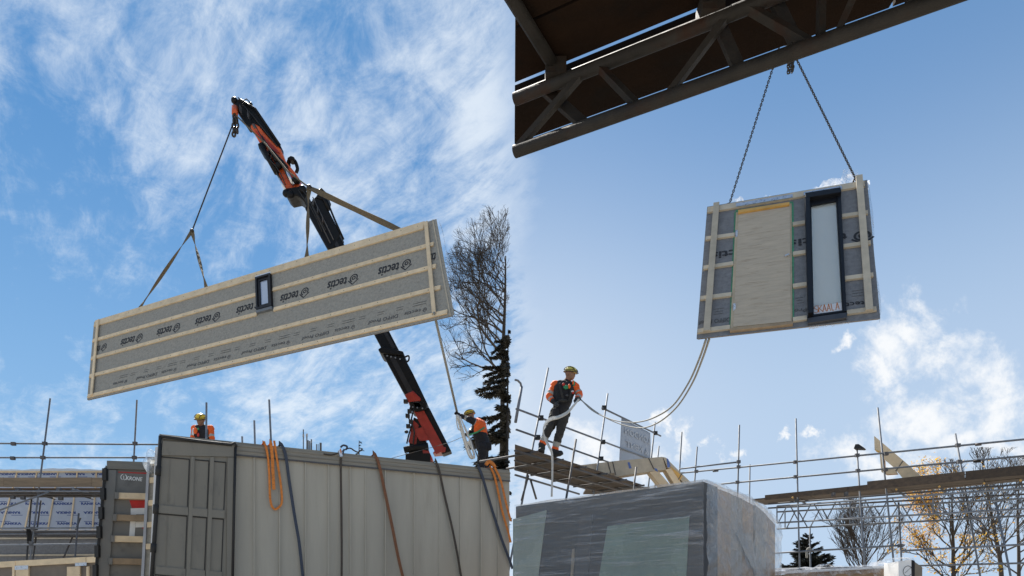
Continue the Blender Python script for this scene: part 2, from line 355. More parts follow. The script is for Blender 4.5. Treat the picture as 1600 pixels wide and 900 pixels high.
class Plane:
    """a plane in the place; px() finds the point of it seen at a photo pixel"""
    def __init__(s, o, n): s.o = Vector(o); n = Vector(n).normalized(); s.n = n if n.y < 0 else -n
    def px(s, x, y, w=0.0):
        r = Vector(((x - CX) / F, 1, (CY - y) / F)); c = V(0, 0, EYE)
        return c + r * ((s.o - c).dot(s.n) / r.dot(s.n)) + s.n * w
    def slab(s, mb, pts, w0, w1, mi=0):
        q = [s.px(*p) for p in pts]; return mb.prism([a + s.n * w0 for a in q], s.n * (w1 - w0), mi)
    def strip(s, mb, a, b, wid, w0, w1, mi=0):      # batten between two pixels, metric width
        p, q = s.px(*a), s.px(*b); d = (q - p).normalized(); t = s.n.cross(d).normalized() * wid / 2
        return mb.prism([p - t + s.n * w0, q - t + s.n * w0, q + t + s.n * w0, p + t + s.n * w0], s.n * (w1 - w0), mi)
def quadplane(TL, TR, BR, BL, height):
    r = [np.array([(x - CX) / F, 1, (CY - y) / F]) for x, y in (TL, TR, BR, BL)]
    d = np.linalg.solve(np.stack([r[1], -r[2], r[3]], 1), r[0])
    p = [r[0], r[1] * d[0], r[2] * d[1], r[3] * d[2]]
    k = height / np.linalg.norm(p[3] - p[0]); p = [Vector(q * k) + V(0, 0, EYE) for q in p]
    pl = Plane(p[0], (p[1] - p[0]).cross(p[3] - p[0])); pl.c = p
    pl.U = (p[1] - p[0]); pl.Vd = (p[3] - p[0]); return pl

TXT = {}
def text_geo(s):
    if s in TXT: return TXT[s]
    cu = bpy.data.curves.new('t', 'FONT'); cu.body = s; cu.size = 1; cu.resolution_u = 2
    o = bpy.data.objects.new('t', cu); col.objects.link(o)
    me = o.evaluated_get(bpy.context.evaluated_depsgraph_get()).to_mesh()
    vs = [(v.co.x, v.co.y) for v in me.vertices]; fs = [tuple(p.vertices) for p in me.polygons]
    o.evaluated_get(bpy.context.evaluated_depsgraph_get()).to_mesh_clear()
    bpy.data.objects.remove(o); bpy.data.curves.remove(cu)
    x0, x1 = min(v[0] for v in vs), max(v[0] for v in vs)
    TXT[s] = ([(x - x0, y) for x, y in vs], fs, x1 - x0); return TXT[s]
def text_on(mb, s, o, ex, ey, size, width=None, mi=0, bold=0.0, slant=0.0):
    """lettering laid on a surface: origin o, unit axes ex, ey"""
    vs, fs, w = text_geo(s); kx = (width / w) if width else size
    offs = [(0, 0)] if not bold else [(0, 0), (bold, 0), (0, bold), (bold, bold)]
    n = ex.cross(ey).normalized()
    for i, (dx, dy) in enumerate(offs):
        mb.add([o + ex * (x * kx + dx + slant * y * size) + ey * (y * size + dy) + n * (i * .0006) for x, y in vs], fs, mi)
def stroke(mb, pts2, wd, o, ex, ey, mi=0):
    """flat pen stroke"""
    p = [Vector((a, b)) for a, b in pts2]; L = []; Rr = []
    for i, q in enumerate(p):
        d = (p[min(i + 1, len(p) - 1)] - p[max(i - 1, 0)]).normalized(); n = Vector((-d.y, d.x)) * wd / 2; L.append(q + n); Rr.append(q - n)
    for i in range(len(p) - 1):
        mb.add([o + ex * a.x + ey * a.y for a in (L[i], L[i + 1], Rr[i + 1], Rr[i])], [(0, 1, 2, 3)], mi)
def drop_logo(mb, o, ex, ey, s):
    a = [(.5 + .36 * math.cos(R(t)), .42 + .36 * math.sin(R(t))) for t in range(-215, 76, 15)]
    stroke(mb, [(x * s, y * s) for x, y in a], .12 * s, o, ex, ey)
    a = [(.5 + .15 * math.cos(R(t)), .42 + .15 * math.sin(R(t))) for t in range(0, 361, 30)]
    stroke(mb, [(x * s, y * s) for x, y in a], .11 * s, o, ex, ey)
    stroke(mb, [(-.02 * s, .62 * s), (.5 * s, 1.08 * s), (1.02 * s, .62 * s)], .12 * s, o, ex, ey)

# ------------------------------------------------------------------ ground
g = MB(); N = 24; 
for i in range(N):
    for j in range(N):
        x0, x1 = [(-1 + 2 * k / N) for k in (i, i + 1)]; y0, y1 = [(-1 + 2 * k / N) for k in (j, j + 1)]
        q = lambda t: math.copysign(abs(t) ** 2.2, t) * 900
        g.add([(q(x0), q(y0), 0), (q(x1), q(y0), 0), (q(x1), q(y1), 0), (q(x0), q(y1), 0)], [(0, 1, 2, 3)])
tag(g.build('ground', GROUND), None, None, kind='structure')

# ------------------------------------------------------------------ long wall panel on the crane
PA = quadplane((147, 503), (682, 342), (710, 492), (136, 625), 2.8)
def slab_dir(pl):
    m = sum(pl.c, Vector()) / 4 - V(0, 0, EYE); return (m.normalized() + V(0, 0, -.15)).normalized()      # the panel's depth runs back and slightly down
def panel_depth_block(pl, name, w0, w1, m, parent, inset=0.0):
    c = pl.c; e = slab_dir(pl); return MB().prism([q - e * w0 for q in c], -e * (w1 - w0)).build(name, m, parent)
pa_root = thing('wall_panel', PA.c[3] + PA.n * -.3, 'long grey timber wall panel with one small window hanging from the crane', 'wall panel')
panel_depth_block(PA, 'membrane_face', -.012, 0, MEMB, pa_root)
panel_depth_block(PA, 'insulation_core', -.235, -.014, MEMB_D, pa_root)
panel_depth_block(PA, 'rear_sheathing', -.26, -.237, TIMBER_B, pa_root)
def lerp2(a, b, t): return (a[0] + (b[0] - a[0]) * t, a[1] + (b[1] - a[1]) * t)
def pa_pt(u, v, w=0.0): return PA.c[0] + PA.U * u + PA.Vd * v + PA.n * w
def pa_strip(u0, v0, u1, v1, wid, w0, w1):
    a, b = pa_pt(u0, v0), pa_pt(u1, v1); d = (b - a).normalized(); t = PA.n.cross(d).normalized() * wid / 2
    return MB().prism([q + PA.n * w0 for q in (a - t, b - t, b + t, a + t)], PA.n * (w1 - w0))
def pa_uv(px, py):
    q = PA.px(px, py) - PA.c[0]; M = Matrix((PA.U, PA.Vd, PA.n)).transposed(); s = M.inverted() @ q; return s.x, s.y
wu0, wv0 = pa_uv(402, 441); wu1, wv1 = pa_uv(426, 430)
wuL = (pa_uv(400, 436)[0] + pa_uv(405, 487)[0]) / 2; wuR = (pa_uv(425, 430)[0] + pa_uv(427, 480)[0]) / 2
wT, wB = pa_uv(413, 433)[1], pa_uv(414, 484)[1]
pa_strip(.006, .037, .972, .037, .20, .002, .034).build('top_rail', TIMBER, pa_root)
for k, v in enumerate((.262, .492, .715, .962)):
    jj = .004 * math.sin(k * 5)
    if k < 2:
        pa_strip(.004, v, wuL - .002, v + jj * .3, .098, .002, .032).build('batten', TIMBER, pa_root)
        pa_strip(wuR + .002, v, .985 + jj, v, .098, .002, .032).build('batten', TIMBER, pa_root)
    else:
        pa_strip(.004, v, .52 + .1 * k - .2, v, .098, .002, .032).build('batten', TIMBER, pa_root)
        pa_strip(.5205 + .1 * k - .2, v, .985 + jj, v, .098, .002, .033).build('batten', TIMBER, pa_root)
pa_strip(.021, .01, .021, .97, .085, .036, .062).build('counter_batten', TIMBER, pa_root)
pa_strip(.978, .02, .962, .955, .085, .036, .062).build('counter_batten', TIMBER, pa_root)
# nail heads
nails = MB()
for v in (.03, .262, .492, .715, .962):
    for k in range(26):
        u = .02 + k * .0375
        if v in (.262, .492) and wuL - .01 < u < wuR + .01: continue
        p = pa_pt(u, v + .006 * math.sin(k * 7.3), .0345); e = PA.U.normalized() * .009; f = PA.Vd.normalized() * .009
        nails.add([p - e - f, p + e - f, p + e + f, p - e + f], [(0, 1, 2, 3)])
nails.build('nail_heads', PRINT, pa_root, fix=False)
# edge strip and plastic at the ends
pa_strip(.992, .0, .992, 1.0, .03, .002, .01).build('edge_trim', TIMBER_G, pa_root)
ps = MB(); a = [pa_pt(1.001, t / 8, -.03 - .05 * (t % 2)) + PA.U.normalized() * (.02 + .05 * math.sin(t * 2.1) ** 2) for t in range(9)]
b = [pa_pt(1.001, t / 8, -.22) for t in range(9)]
for t in range(8): ps.add([a[t], a[t + 1], b[t + 1], b[t]], [(0, 1, 2, 3)])
ps.build('plastic_edge', PLASTIC, pa_root, fix=False)
# window
def uvquad(u0, v0, u1, v1): return [pa_pt(u0, v0), pa_pt(u1, v0), pa_pt(u1, v1), pa_pt(u0, v1)]
def ring(name, u0, v0, u1, v1, bu, bv, w0, w1, m, parent):
    mb = MB()
    for (a, b_, c_, d_) in ((u0, v0, u1, v0 + bv), (u0, v1 - bv, u1, v1), (u0, v0 + bv, u0 + bu, v1 - bv), (u1 - bu, v0 + bv, u1, v1 - bv)):
        mb.prism([q + PA.n * w0 for q in uvquad(a, b_, c_, d_)], PA.n * (w1 - w0))
    return mb.build(name, m, parent)
du = (wuR - wuL); dv = (wB - wT)
win = ring('window', wuL, wT, wuR, wB, du * .10, dv * .055, .002, .075, WFRAME, pa_root)
ring('sash_frame', wuL + du * .105, wT + dv * .06, wuR - du * .105, wB - dv * .06, du * .14, dv * .07, .002, .045, WFRAME, win)
MB().prism([q + PA.n * .004 for q in uvquad(wuL + du * .25, wT + dv * .13, wuR - du * .25, wB - dv * .13)], PA.n * .012).build('pane', mat('painted_sky_pane', (.33, .40, .52), .04, 0, .06, 2, rnd=0, spec=1.0, coat=.5), win)  # opaque pane; the sky's blue reflection is put into its base colour
MB().prism([q + PA.n * .002 for q in uvquad(wuL - du * .03, wT - dv * .075, wuR - du * .02, wT - .004)], PA.n * .036).build('head_flashing', SILVER, win)
MB().prism([q + PA.n * .002 for q in uvquad(wuL - du * .02, wB + .002, wuR, wB + dv * .085)], PA.n * .06).build('sill', mat('sill_grey', (.13, .14, .15), .5), win)
# printing
ex = -PA.U.normalized(); ey = PA.Vd - ex * PA.Vd.dot(ex); ey.normalize()
us = [pa_uv(152, 548)[0], pa_uv(202, 536)[0], pa_uv(259, 522)[0], pa_uv(320, 502)[0], pa_uv(384, 482)[0], pa_uv(456, 467)[0], pa_uv(530, 446)[0], pa_uv(612, 425)[0], pa_uv(690, 405)[0]]
step = (us[7] - us[1]) / 6; L = PA.U.length
for k in range(9):
    uc = us[1] + (k - 1) * step
    wid = step * L * .42; sz = .37
    o0 = pa_pt(uc, .385, .0035) + ex * (-wid * .36) - ey * .11
    mb = MB()
    lo_, hi_ = uc * L - wid * .72, uc * L + wid * .72
    if k == 8: text_on(mb, 'tis', pa_pt(.985, .385, .0035) - ey * .10, ex, ey, sz, width=wid * .30, bold=.008)
    elif k == 0: 
        drop_logo(mb, o0 - ex * .27 - ey * .02, ex, ey, .23); text_on(mb, 'te', o0, ex, ey, sz, width=wid * .26, bold=.008)
    else:
        drop_logo(mb, o0 - ex * .31 - ey * .02, ex, ey, .26); text_on(mb, 'tectis', o0, ex, ey, sz, width=wid * .92, bold=.011)
    mb.build('print', PRINT, pa_root, fix=False)
sm0 = pa_uv(545, 500)[0]
for k in range(-5, 2):
    uc = sm0 + k * step * 1.30
    for j, (s, dx, wd) in enumerate((('tectis', .0, .40), ('DIFFO Proof', .56, .75))):
        o0 = pa_pt(uc, .885, .0035) + ex * (dx + .0) - ey * .05
        u_end = uc - (dx + wd) / L
        if u_end < .035 or uc > .955: continue
        mb = MB(); text_on(mb, s, o0, ex, ey, .125, width=wd, bold=.003)
        if j == 0: drop_logo(mb, o0 - ex * .14, ex, ey, .10)
        for q in range(3):
            for r_ in range(2): 
                t0 = o0 + ex * (-.1 + q * .40 * (j + .2)) - ey * (.11 + r_ * .06)
                mb.add([t0, t0 + ex * .17, t0 + ex * .17 + ey * .012, t0 + ey * .012], [(0, 1, 2, 3)])
        mb.build('small_print', PRINT_S, pa_root, fix=False)

# lifting gear of the long panel
HK = P(369, 186, 20)
def webbing(mb, a, b, w=.09, twist=2.0, sag=0.0, n=14, side=(1, 0, 0)):
    a, b = Vector(a), Vector(b); d = (b - a).normalized(); s_ = Vector(side); s_ = (s_ - d * s_.dot(d)).normalized(); t_ = d.cross(s_)
    pts = []; ws = []; ns = []
    for i in range(n + 1):
        t = i / n; an = twist * math.sin(t * math.pi) * 1.2; pts.append(a.lerp(b, t) - V(0, 0, sag * 4 * t * (1 - t)))
        ws.append((s_ * math.cos(an) + t_ * math.sin(an)) * w); ns.append((t_ * math.cos(an) - s_ * math.sin(an)))
    mb.ribbon(pts, ws, ns, .012); return mb
def top_pt(px, py, w=-.12): 
    u, v = pa_uv(px, py); return pa_pt(u, -.004, w)
t1, t2, t3, t4 = top_pt(207, 482), top_pt(318, 446), top_pt(473, 397), top_pt(628, 352)
j1 = P(300, 361, 19.4); j2 = P(483, 293, 17.2)
sl = thing('lifting_sling', j1, 'khaki webbing sling pair on the long panel\'s end above the wrapped house', 'sling')
webbing(MB(), j1, t1, .11, 1.4).build('sling_leg', SLING, sl); webbing(MB(), j1, t2, .11, 1.8).build('sling_leg', SLING, sl)
webbing(MB(), t1 + V(0, 0, .035), t2 + V(0, 0, .05), .10, .3, -.04, side=PA.n).build('top_strap', STRAP_D, sl)
MB().tube([j1, HK + V(0, 0, .1)], .018, 6).build('hoist_leg', CHAIN, sl)
MB().ball(j1, .06, n=8, m=6).build('shackle', CHAIN, sl, True)
sl = thing('lifting_sling', j2, 'khaki webbing sling pair beside the crane boom at the panel\'s braced end', 'sling')
webbing(MB(), j2, t3, .13, 1.6).build('sling_leg', SLING, sl); webbing(MB(), j2, t4, .13, 1.3).build('sling_leg', SLING, sl)
webbing(MB(), t3 + V(0, 0, .035), t4 + V(0, 0, .05), .10, .3, -.06, side=PA.n).build('top_strap', STRAP_D, sl)
hl = [j2, P(450, 268, 17.6), P(415, 225, 18.6), HK + V(0, 0, .1)]
MB().tube(hl, .02, 6).build('hoist_leg', SLING, sl)
MB().ball(j2, .07, n=8, m=6).build('shackle', CHAIN, sl, True)
# tag line
tl0, tl1 = pa_pt(.963, .96, .07), P(714.5, 646, 16.9)
MB().tube([tl0, tl0.lerp(tl1, .5), tl1], .028, 6).build('tag_line', ROPE_G, None, True)
tag(bpy.data.objects['tag_line'], 'grey tag line from the long panel\'s lower corner to the bending worker', 'rope')

# ------------------------------------------------------------------ loader crane behind the trailer
DC = 20.3
cr = thing('loader_crane', V(P(668, 960, DC).x, DC, 0), 'black and red folding loader crane standing behind the grey trailer', 'crane')
def cpoly(name, pts, th, m, parent=cr, dz=0.0, bev=True):
    q = [P(x, y, DC) for x, y in pts]; mb = MB().prism([p + V(0, dz - th / 2, 0) for p in q], V(0, th, 0)); o = mb.build(name, m, parent)
    if bev:
        b = o.modifiers.new('bevel', 'BEVEL'); b.width = .03; b.segments = 2; b.limit_method = 'ANGLE'
    return o
def ctube(name, pts, rpx, m, parent=cr, dz=0.0, n=10):
    return MB().tube([P(x, y, DC) + V(0, dz, 0) for x, y in pts], rpx * DC / F, n).build(name, m, parent, True)
bm_ = cpoly('main_boom', [(632, 617), (599, 556), (604, 552), (632, 560), (648, 590), (670, 636), (667, 645), (655, 648)], .62, BLACKP)
cpoly('collar', [(594, 553), (601, 548), (633, 556), (634, 563), (603, 560), (597, 558)], .74, BLACKP, bm_)
cpoly('boom_stage', [(600, 552), (499, 362), (519, 347), (626, 553)], .46, BLACKP, bm_)
cpoly('boom_stage', [(480, 333), (503, 309), (535, 372), (524, 396), (515, 396)], .52, BLACKP, bm_)
cpoly('boom_ridge', [(511, 362), (516, 359), (620, 548), (616, 551)], .50, mat('black_edge_paint', (.02, .02, .022), .5, spec=.3), bm_, bev=False)
cpoly('boom_ridge', [(612, 566), (619, 563), (660, 640), (653, 644)], .66, MATS['black_edge_paint'], bm_, bev=False)
ctube('hydraulic_pipe', [(513, 318), (526, 350), (540, 381)], 1.6, BLACKP, bm_, -.25); ctube('hydraulic_pipe', [(506, 309), (517, 336)], 2.4, BLACKP, bm_, -.3)
ctube('hydraulic_pipe', [(487, 320), (520, 388)], 1.0, STEEL_D, bm_, -.28); ctube('hydraulic_pipe', [(493, 317), (525, 383)], .9, STEEL_D, bm_, -.28)
cpoly('bracket', [(497, 318), (506, 302), (514, 310), (511, 322)], .6, BLACKP, bm_)
MB().tube(curve_pts([P(632, 563, DC) + V(0, -.2, 0), P(640, 560, DC) + V(0, -.2, 0), P(640, 567, DC) + V(0, -.2, 0), P(634, 571, DC) + V(0, -.2, 0)], 4), .025, 6).build('hose_loop', RUBBER, bm_)
MB().ball(P(503, 304.5, DC) + V(0, -.2, 0), .05, n=8, m=6).build('work_lamp', HELM, bm_, True)
# slewing base and inner arm
arm = cpoly('inner_arm', [(650, 640), (672, 640), (706, 707), (692, 712), (668, 672)], .40, BLACKP)
cpoly('arm_side', [(646, 641), (660, 638), (697, 706), (683, 713), (655, 660)], .05, REDP, arm, -.24, False)
cpoly('arm_side', [(662, 672), (672, 692), (658, 693), (648, 676)], .05, REDP, arm, -.30, False)
cpoly('arm_foot', [(677, 711), (684, 703), (698, 701), (697, 709)], .5, REDP, arm)
cpoly('head_cover', [(635, 622), (648, 616), (660, 628), (659, 632), (640, 634)], .70, REDP, bm_)
cpoly('knuckle', [(641, 632), (668, 634), (669, 641), (655, 648), (645, 646)], .66, BLACKP, bm_)
colm = cpoly('slewing_column', [(648, 655), (658, 660), (672, 712), (640, 715), (642, 690)], .5, BLACKP)
cpoly('column_plate', [(640, 694), (648, 660), (656, 668), (652, 700)], .52, REDP, colm, 0, False)
cpoly('column_plate', [(662, 706), (672, 708), (678, 722), (664, 722)], .52, REDP, colm, 0, False)
ctube('slewing_cylinder', [(634, 707), (652, 703), (671, 701)], 5.2, BLACKP, colm, -.3, 12)
ctube('control_hose', [(644, 640), (640, 656), (646, 668), (641, 684), (638, 697)], 1.2, RUBBER, colm, -.3); ctube('control_hose', [(649, 644), (645, 662), (650, 680), (648, 700)], 1.2, RUBBER, colm, -.34)
MB().ball(P(637.5, 679, DC) + V(0, -.3, 0), .06, .04, .05, n=8, m=6).build('work_lamp', RUBBER, colm, True)
for (x, y) in ((640, 655), (643, 648), (645, 664), (641, 671), (637, 633)): MB().box(P(x, y, DC) + V(-.06, -.4, -.05), P(x, y, DC) + V(.05, -.28, .05)).build('valve_block', RUBBER, colm)
q = P(655, 712, DC); MB().prism([(q.x - .35, DC - .3, 1.1), (q.x + .35, DC - .3, 1.1), (q.x + .35, DC + .3, 1.1), (q.x - .35, DC + .3, 1.1)], V(0, 0, q.z - 1.1)).build('pedestal', BLACKP, cr)
MB().box((q.x - 3.2, DC - 1.2, .55), (q.x + 3.2, DC + 1.2, 1.1)).build('chassis', BLACKP, cr)
for sx in (-2.4, 2.4):
    for sy in (-1.05, 1.05): MB().tube([(q.x + sx, DC + sy - .15, .5), (q.x + sx, DC + sy + .15, .5)], .5, 20).build('wheel', RUBBER, cr, True)
# jib
jb = cpoly('jib_arm', [(447, 300), (421, 253), (405, 222), (394, 203), (399, 198), (408, 203), (424, 222), (441, 238), (448, 256), (464, 275), (470, 284), (471, 296), (462, 302)], .34, ORANGEP)
cpoly('jib_plate', [(402, 210), (418, 222), (436, 240), (441, 246), (432, 243), (414, 230)], .38, mat('deep_red_paint', (.33, .022, .01), .45, var=.3), jb, 0, False)
cpoly('jib_plate', [(446, 262), (458, 276), (466, 290), (460, 298), (450, 280)], .38, MATS['deep_red_paint'], jb, 0, False)
cpoly('jib_end', [(396, 199), (402, 200), (405, 207), (400, 208)], .37, STEEL_D, jb)
cpoly('telescopic_jib', [(371, 176), (366, 163), (370, 159), (378, 163), (398, 172), (441, 232), (441, 242), (425, 226), (398, 200), (389, 203)], .30, BLACKP, jb)
ctube('jib_pipe', [(380, 164), (403, 178), (441, 234)], 1.8, BLACKP, jb, -.2); ctube('jib_pipe', [(384, 172), (400, 190), (437, 236)], 1.0, MATS['black_edge_paint'], jb, -.2)
for (x, y, r_) in ((369, 162, .10), (377, 163, .06), (383, 170, .07), (394, 168, .06), (389, 167, .045)): MB().ball(P(x, y, DC) + V(0, -.12, 0), r_, n=8, m=6).build('sheave', BLACKP, jb, True)
ctube('jib_ram', [(413, 236), (437, 279)], 4.0, BLACKP, jb, -.25, 12); ctube('ram_rod', [(437, 279), (452, 308)], 1.7, CHROME, jb, -.25)
ctube('jib_ram', [(428, 246), (452, 272)], 4.2, BLACKP, jb, -.28, 12); ctube('ram_rod', [(449, 270), (463, 298)], 2.4, CHROME, jb, -.30)
cpoly('ram_bracket', [(407, 233), (416, 229), (421, 238), (414, 245), (409, 240)], .5, BLACKP, jb)
cpoly('knuckle_joint', [(450, 303), (466, 301), (478, 299), (484, 310), (479, 322), (468, 314), (455, 317), (449, 311)], .56, BLACKP, jb)
for (x, y, r_) in ((437, 259, .09), (440, 268, .1), (434, 256, .06), (452, 311, .11), (458, 313, .12), (477, 305, .12), (466, 291, .10), (470, 292, .07)): MB().ball(P(x, y, DC) + V(0, -.27, 0), r_, .1, r_, n=10, m=6).build('pin', BLACKP, jb, True)
MB().tube(curve_pts([P(x, y, DC) + V(0, .05, 0) for x, y in ((451, 258), (450, 250), (457, 248), (461, 252), (464, 262), (462, 268))], 4), .05, 8).build('hose_guard', BLACKP, jb, True)
cpoly('guard_cap', [(450, 251), (456, 247), (462, 249), (461, 253), (455, 254)], .25, BLACKP, jb)
ctube('jib_hose', [(415, 224), (428, 243), (446, 268), (456, 290)], .9, RUBBER, jb, -.32); ctube('jib_hose', [(420, 250), (430, 268), (444, 290)], .8, RUBBER, jb, -.3)
for pts, r_ in ((((472, 308), (478, 318), (488, 330), (500, 352), (508, 372)), .8), (((476, 306), (486, 318), (497, 338), (514, 370)), .8), (((404, 206), (416, 228), (430, 250), (440, 262)), .8), (((379, 166), (386, 172), (392, 168), (398, 174)), .9), (((432, 252), (428, 262), (436, 270), (444, 282), (452, 300)), .8)): ctube('control_hose', pts, r_, RUBBER, jb, -.34, 6)
for (x, y, w, h) in ((490, 318, 4, 3), (497, 330, 3, 3), (505, 345, 3.5, 3), (420, 240, 3, 4), (446, 266, 3, 3), (458, 285, 3, 4), (388, 180, 3, 3), (376, 171, 3, 3)):
    MB().box(P(x - w / 2, y + h / 2, DC - .36), P(x + w / 2, y - h / 2, DC - .2)).build('valve_block', STEEL_D, jb)
for (x, y) in ((605, 556), (611, 557.5), (618, 559), (625, 561), (645, 636), (652, 637), (660, 638)): MB().ball(P(x, y, DC - .39), .025, n=8, m=5).build('bolt', STEEL, bm_, True)
# hook with its two spare chains
hk = thing('crane_hook', HK, 'orange crane hook with short spare chain ends hanging from the jib tip', 'hook')
MB().tube([P(367, 168, DC - .2), P(367, 178, DC - .3)], .09, 8).build('hook_block', ORANGEP, hk, True)
MB().tube(curve_pts([P(367, 177, DC - .3), P(364.5, 182, DC - .3), P(367, 187, DC - .3), P(370, 183, DC - .3)], 5), .035, 6).build('hook_body', CHAIN, hk, True)
def chain(mb, pts, r=.012, ll=.06, n=5):
    pts = [Vector(p) for p in pts]; tot = [0]
    for i in range(len(pts) - 1): tot.append(tot[-1] + (pts[i + 1] - pts[i]).length)
    def at(s):
        for i in range(len(pts) - 1):
            if s <= tot[i + 1] or i == len(pts) - 2: return pts[i].lerp(pts[i + 1], (s - tot[i]) / max(tot[i + 1] - tot[i], 1e-6)), (pts[i + 1] - pts[i]).normalized()
    k = int(tot[-1] / (ll * .76))
    for i in range(k):
        c, d = at((i + .5) * tot[-1] / k); s_ = d.cross(V(0, 1, 0)).normalized(); t_ = d.cross(s_)
        w = s_ if i % 2 else t_
        loop = [c + d * (ll / 2 * math.cos(a)) + w * (ll * .30 * math.sin(a)) for a in [2 * math.pi * j / 8 for j in range(9)]]
        mb.tube(loop, r, n, False)
    return mb
chain(MB(), [P(365.5, 186, DC - .3), P(365.5, 213, DC - .3)], .03, .15).build('spare_chain', CHAIN, hk)
chain(MB(), [P(370, 184, DC - .3), P(370.5, 208, DC - .3)], .03, .15).build('spare_chain', CHAIN, hk)

# ------------------------------------------------------------------ curtain-sided trailer
ZT = 4.0
A = PZ(249, 678, ZT); B = PZ(796.5, 735, ZT)
ax = (B - A); ax.z = 0; LT = ax.length; ax.normalize(); bk = V(-ax.y, ax.x, 0)
TS = Plane((A.x, A.y, 0), -bk)
WT = 2.5
tr = thing('curtain_trailer', V(A.x, A.y, 0) + ax * (LT / 2) + bk * (WT / 2), 'grey curtain-sided trailer with its rear door folded against the side', 'trailer')
def tb(s0, s1, t0, t1, z0, z1):      # box in trailer axes
    o = V(A.x, A.y, 0); f = lambda s, t, z: o + ax * s + bk * t + V(0, 0, z)
    return MB().hexa([f(s0, t0, z0), f(s1, t0, z0), f(s1, t1, z0), f(s0, t1, z0)], [f(s0, t0, z1), f(s1, t0, z1), f(s1, t1, z1), f(s0, t1, z1)])
sR = (TS.px(365, 800) - V(A.x, A.y, 0)).dot(ax)
# curtain: gently billowing sheet
cm = MB(); NU, NV = 70, 16; zc0, zc1 = 1.25, ZT - .17
idx = {}
vs = []
for i in range(NU + 1):
    for j in range(NV + 1):
        s = sR + .0 + (LT - sR) * i / NU; z = zc0 + (zc1 - zc0) * j / NV
        w = .010 * math.sin(s * 5.2) + .006 * math.sin(s * 13 + z) + .012 * math.sin(z * 1.1 + s) * math.sin(math.pi * j / NV) - .02
        vs.append(V(A.x, A.y, 0) + ax * s + bk * (-w + .0) + V(0, 0, z))
fs = [(i * (NV + 1) + j, (i + 1) * (NV + 1) + j, (i + 1) * (NV + 1) + j + 1, i * (NV + 1) + j + 1) for i in range(NU) for j in range(NV)]
cm.add(vs, fs); curt = cm.build('side_curtain', CURTAIN, tr, True)
for px in (397, 437, 477, 513, 547, 571, 602, 647, 686, 719, 752, 778):     # welded seams of the curtain
    s = (TS.px(px, 800) - V(A.x, A.y, 0)).dot(ax)
    tb(s - .006, s + .006, -.006, .01, zc0, zc1 - .01).build('curtain_weld', CURT_L, curt)
tb(.02, LT, .06, WT - .06, 1.05, 1.25).build('floor', TIMBER_B, tr)
tb(sR - .1, LT, WT - .04, WT, 1.25, ZT - .17).build('far_curtain', CURTAIN, tr)
tb(LT - .05, LT - .003, .03, WT - .05, 1.25, ZT - .02).build('headboard', DOORG2, tr)
tb(0, LT, .0, WT, ZT - .03, ZT).build('roof', RAILG, tr)
tb(0.002, LT, -.012, .05, ZT - .165, ZT - .032).build('top_rail', RAILG, tr)
tb(0.001, LT, -.022, -.014, ZT - .062, ZT - .034).build('rail_lip', RAILG, tr); tb(0.0, LT, -.02, -.0125, ZT - .12, ZT - .108).build('rail_lip', RAILG, tr)
tb(0.0, LT, -.024, -.0125, ZT - .186, ZT - .166).build('rail_lip', STEEL_D, tr)
tb(0.0, LT, WT - .05, WT + .012, ZT - .165, ZT - .032).build('top_rail', RAILG, tr)
tb(0.0, .09, .06, .14, 1.05, ZT - .17).build('corner_post', RAILG, tr); tb(0.0, .09, WT - .14, WT - .06, 1.05, ZT - .17).build('corner_post', RAILG, tr)
tb(0, LT, .0, .05, 1.0, 1.2).build('side_rave', RAILG, tr); tb(.1, LT - .05, .5, WT - .5, .75, 1.05).build('chassis', RUBBER, tr)
for s in (.9, 2.2, 3.5):
    for t in (.18, WT - .5):
        c0 = V(A.x, A.y, .5) + ax * s + bk * t; MB().tube([c0, c0 + bk * .32], .5, 20).build('wheel', RUBBER, tr, True)
# rear door folded along the side: leaf, frame rails, recessed panels
dr_out = [(251, 690), (367, 697), (362, 930), (235, 930)]
dmb = MB(); TS.slab(dmb, dr_out, .035, .05); door = dmb.build('rear_door', DOORG, tr)
def dbar(pts, w1=.075, m=DOORG, name='door_rail'): mb = MB(); TS.slab(mb, pts, .051, w1); return mb.build(name, m, door)
dbar([(252, 691), (366, 698), (365.5, 715.5), (250, 713)])
xs = lambda xt, y: xt
def vert(xt, xb, wd, y0, y1):     # stile between rows
    f = lambda y: xt + (xb - xt) * (y - 700) / 200
    return dbar([(f(y0) - wd / 2, y0), (f(y0) + wd / 2, y0), (f(y1) + wd / 2, y1), (f(y1) - wd / 2, y1)])
vert(248.5, 239, 3.5, 713.4, 927); vert(301.5, 293.5, 6, 715, 927); vert(331.5, 324, 6, 716, 927); vert(360, 358.5, 10.5, 716.5, 927)
for (y0, y1) in ((790, 802), (885, 897)):
    for (a, b, a2, b2) in ((249.6, 297, 246, 297), (303.0, 327, 301, 327), (332.0, 353.5, 330, 353)):
        off = lambda x: (x - 247) * .085
        dx = -(y0 - 700) / 200 * 8.5 + .2
        dbar([(a + dx + 1, y0 + off(a)), (b + dx + .2, y0 + off(b)), (b + dx + .2, y1 + off(b)), (a + dx + 1, y1 + off(a))], .073)
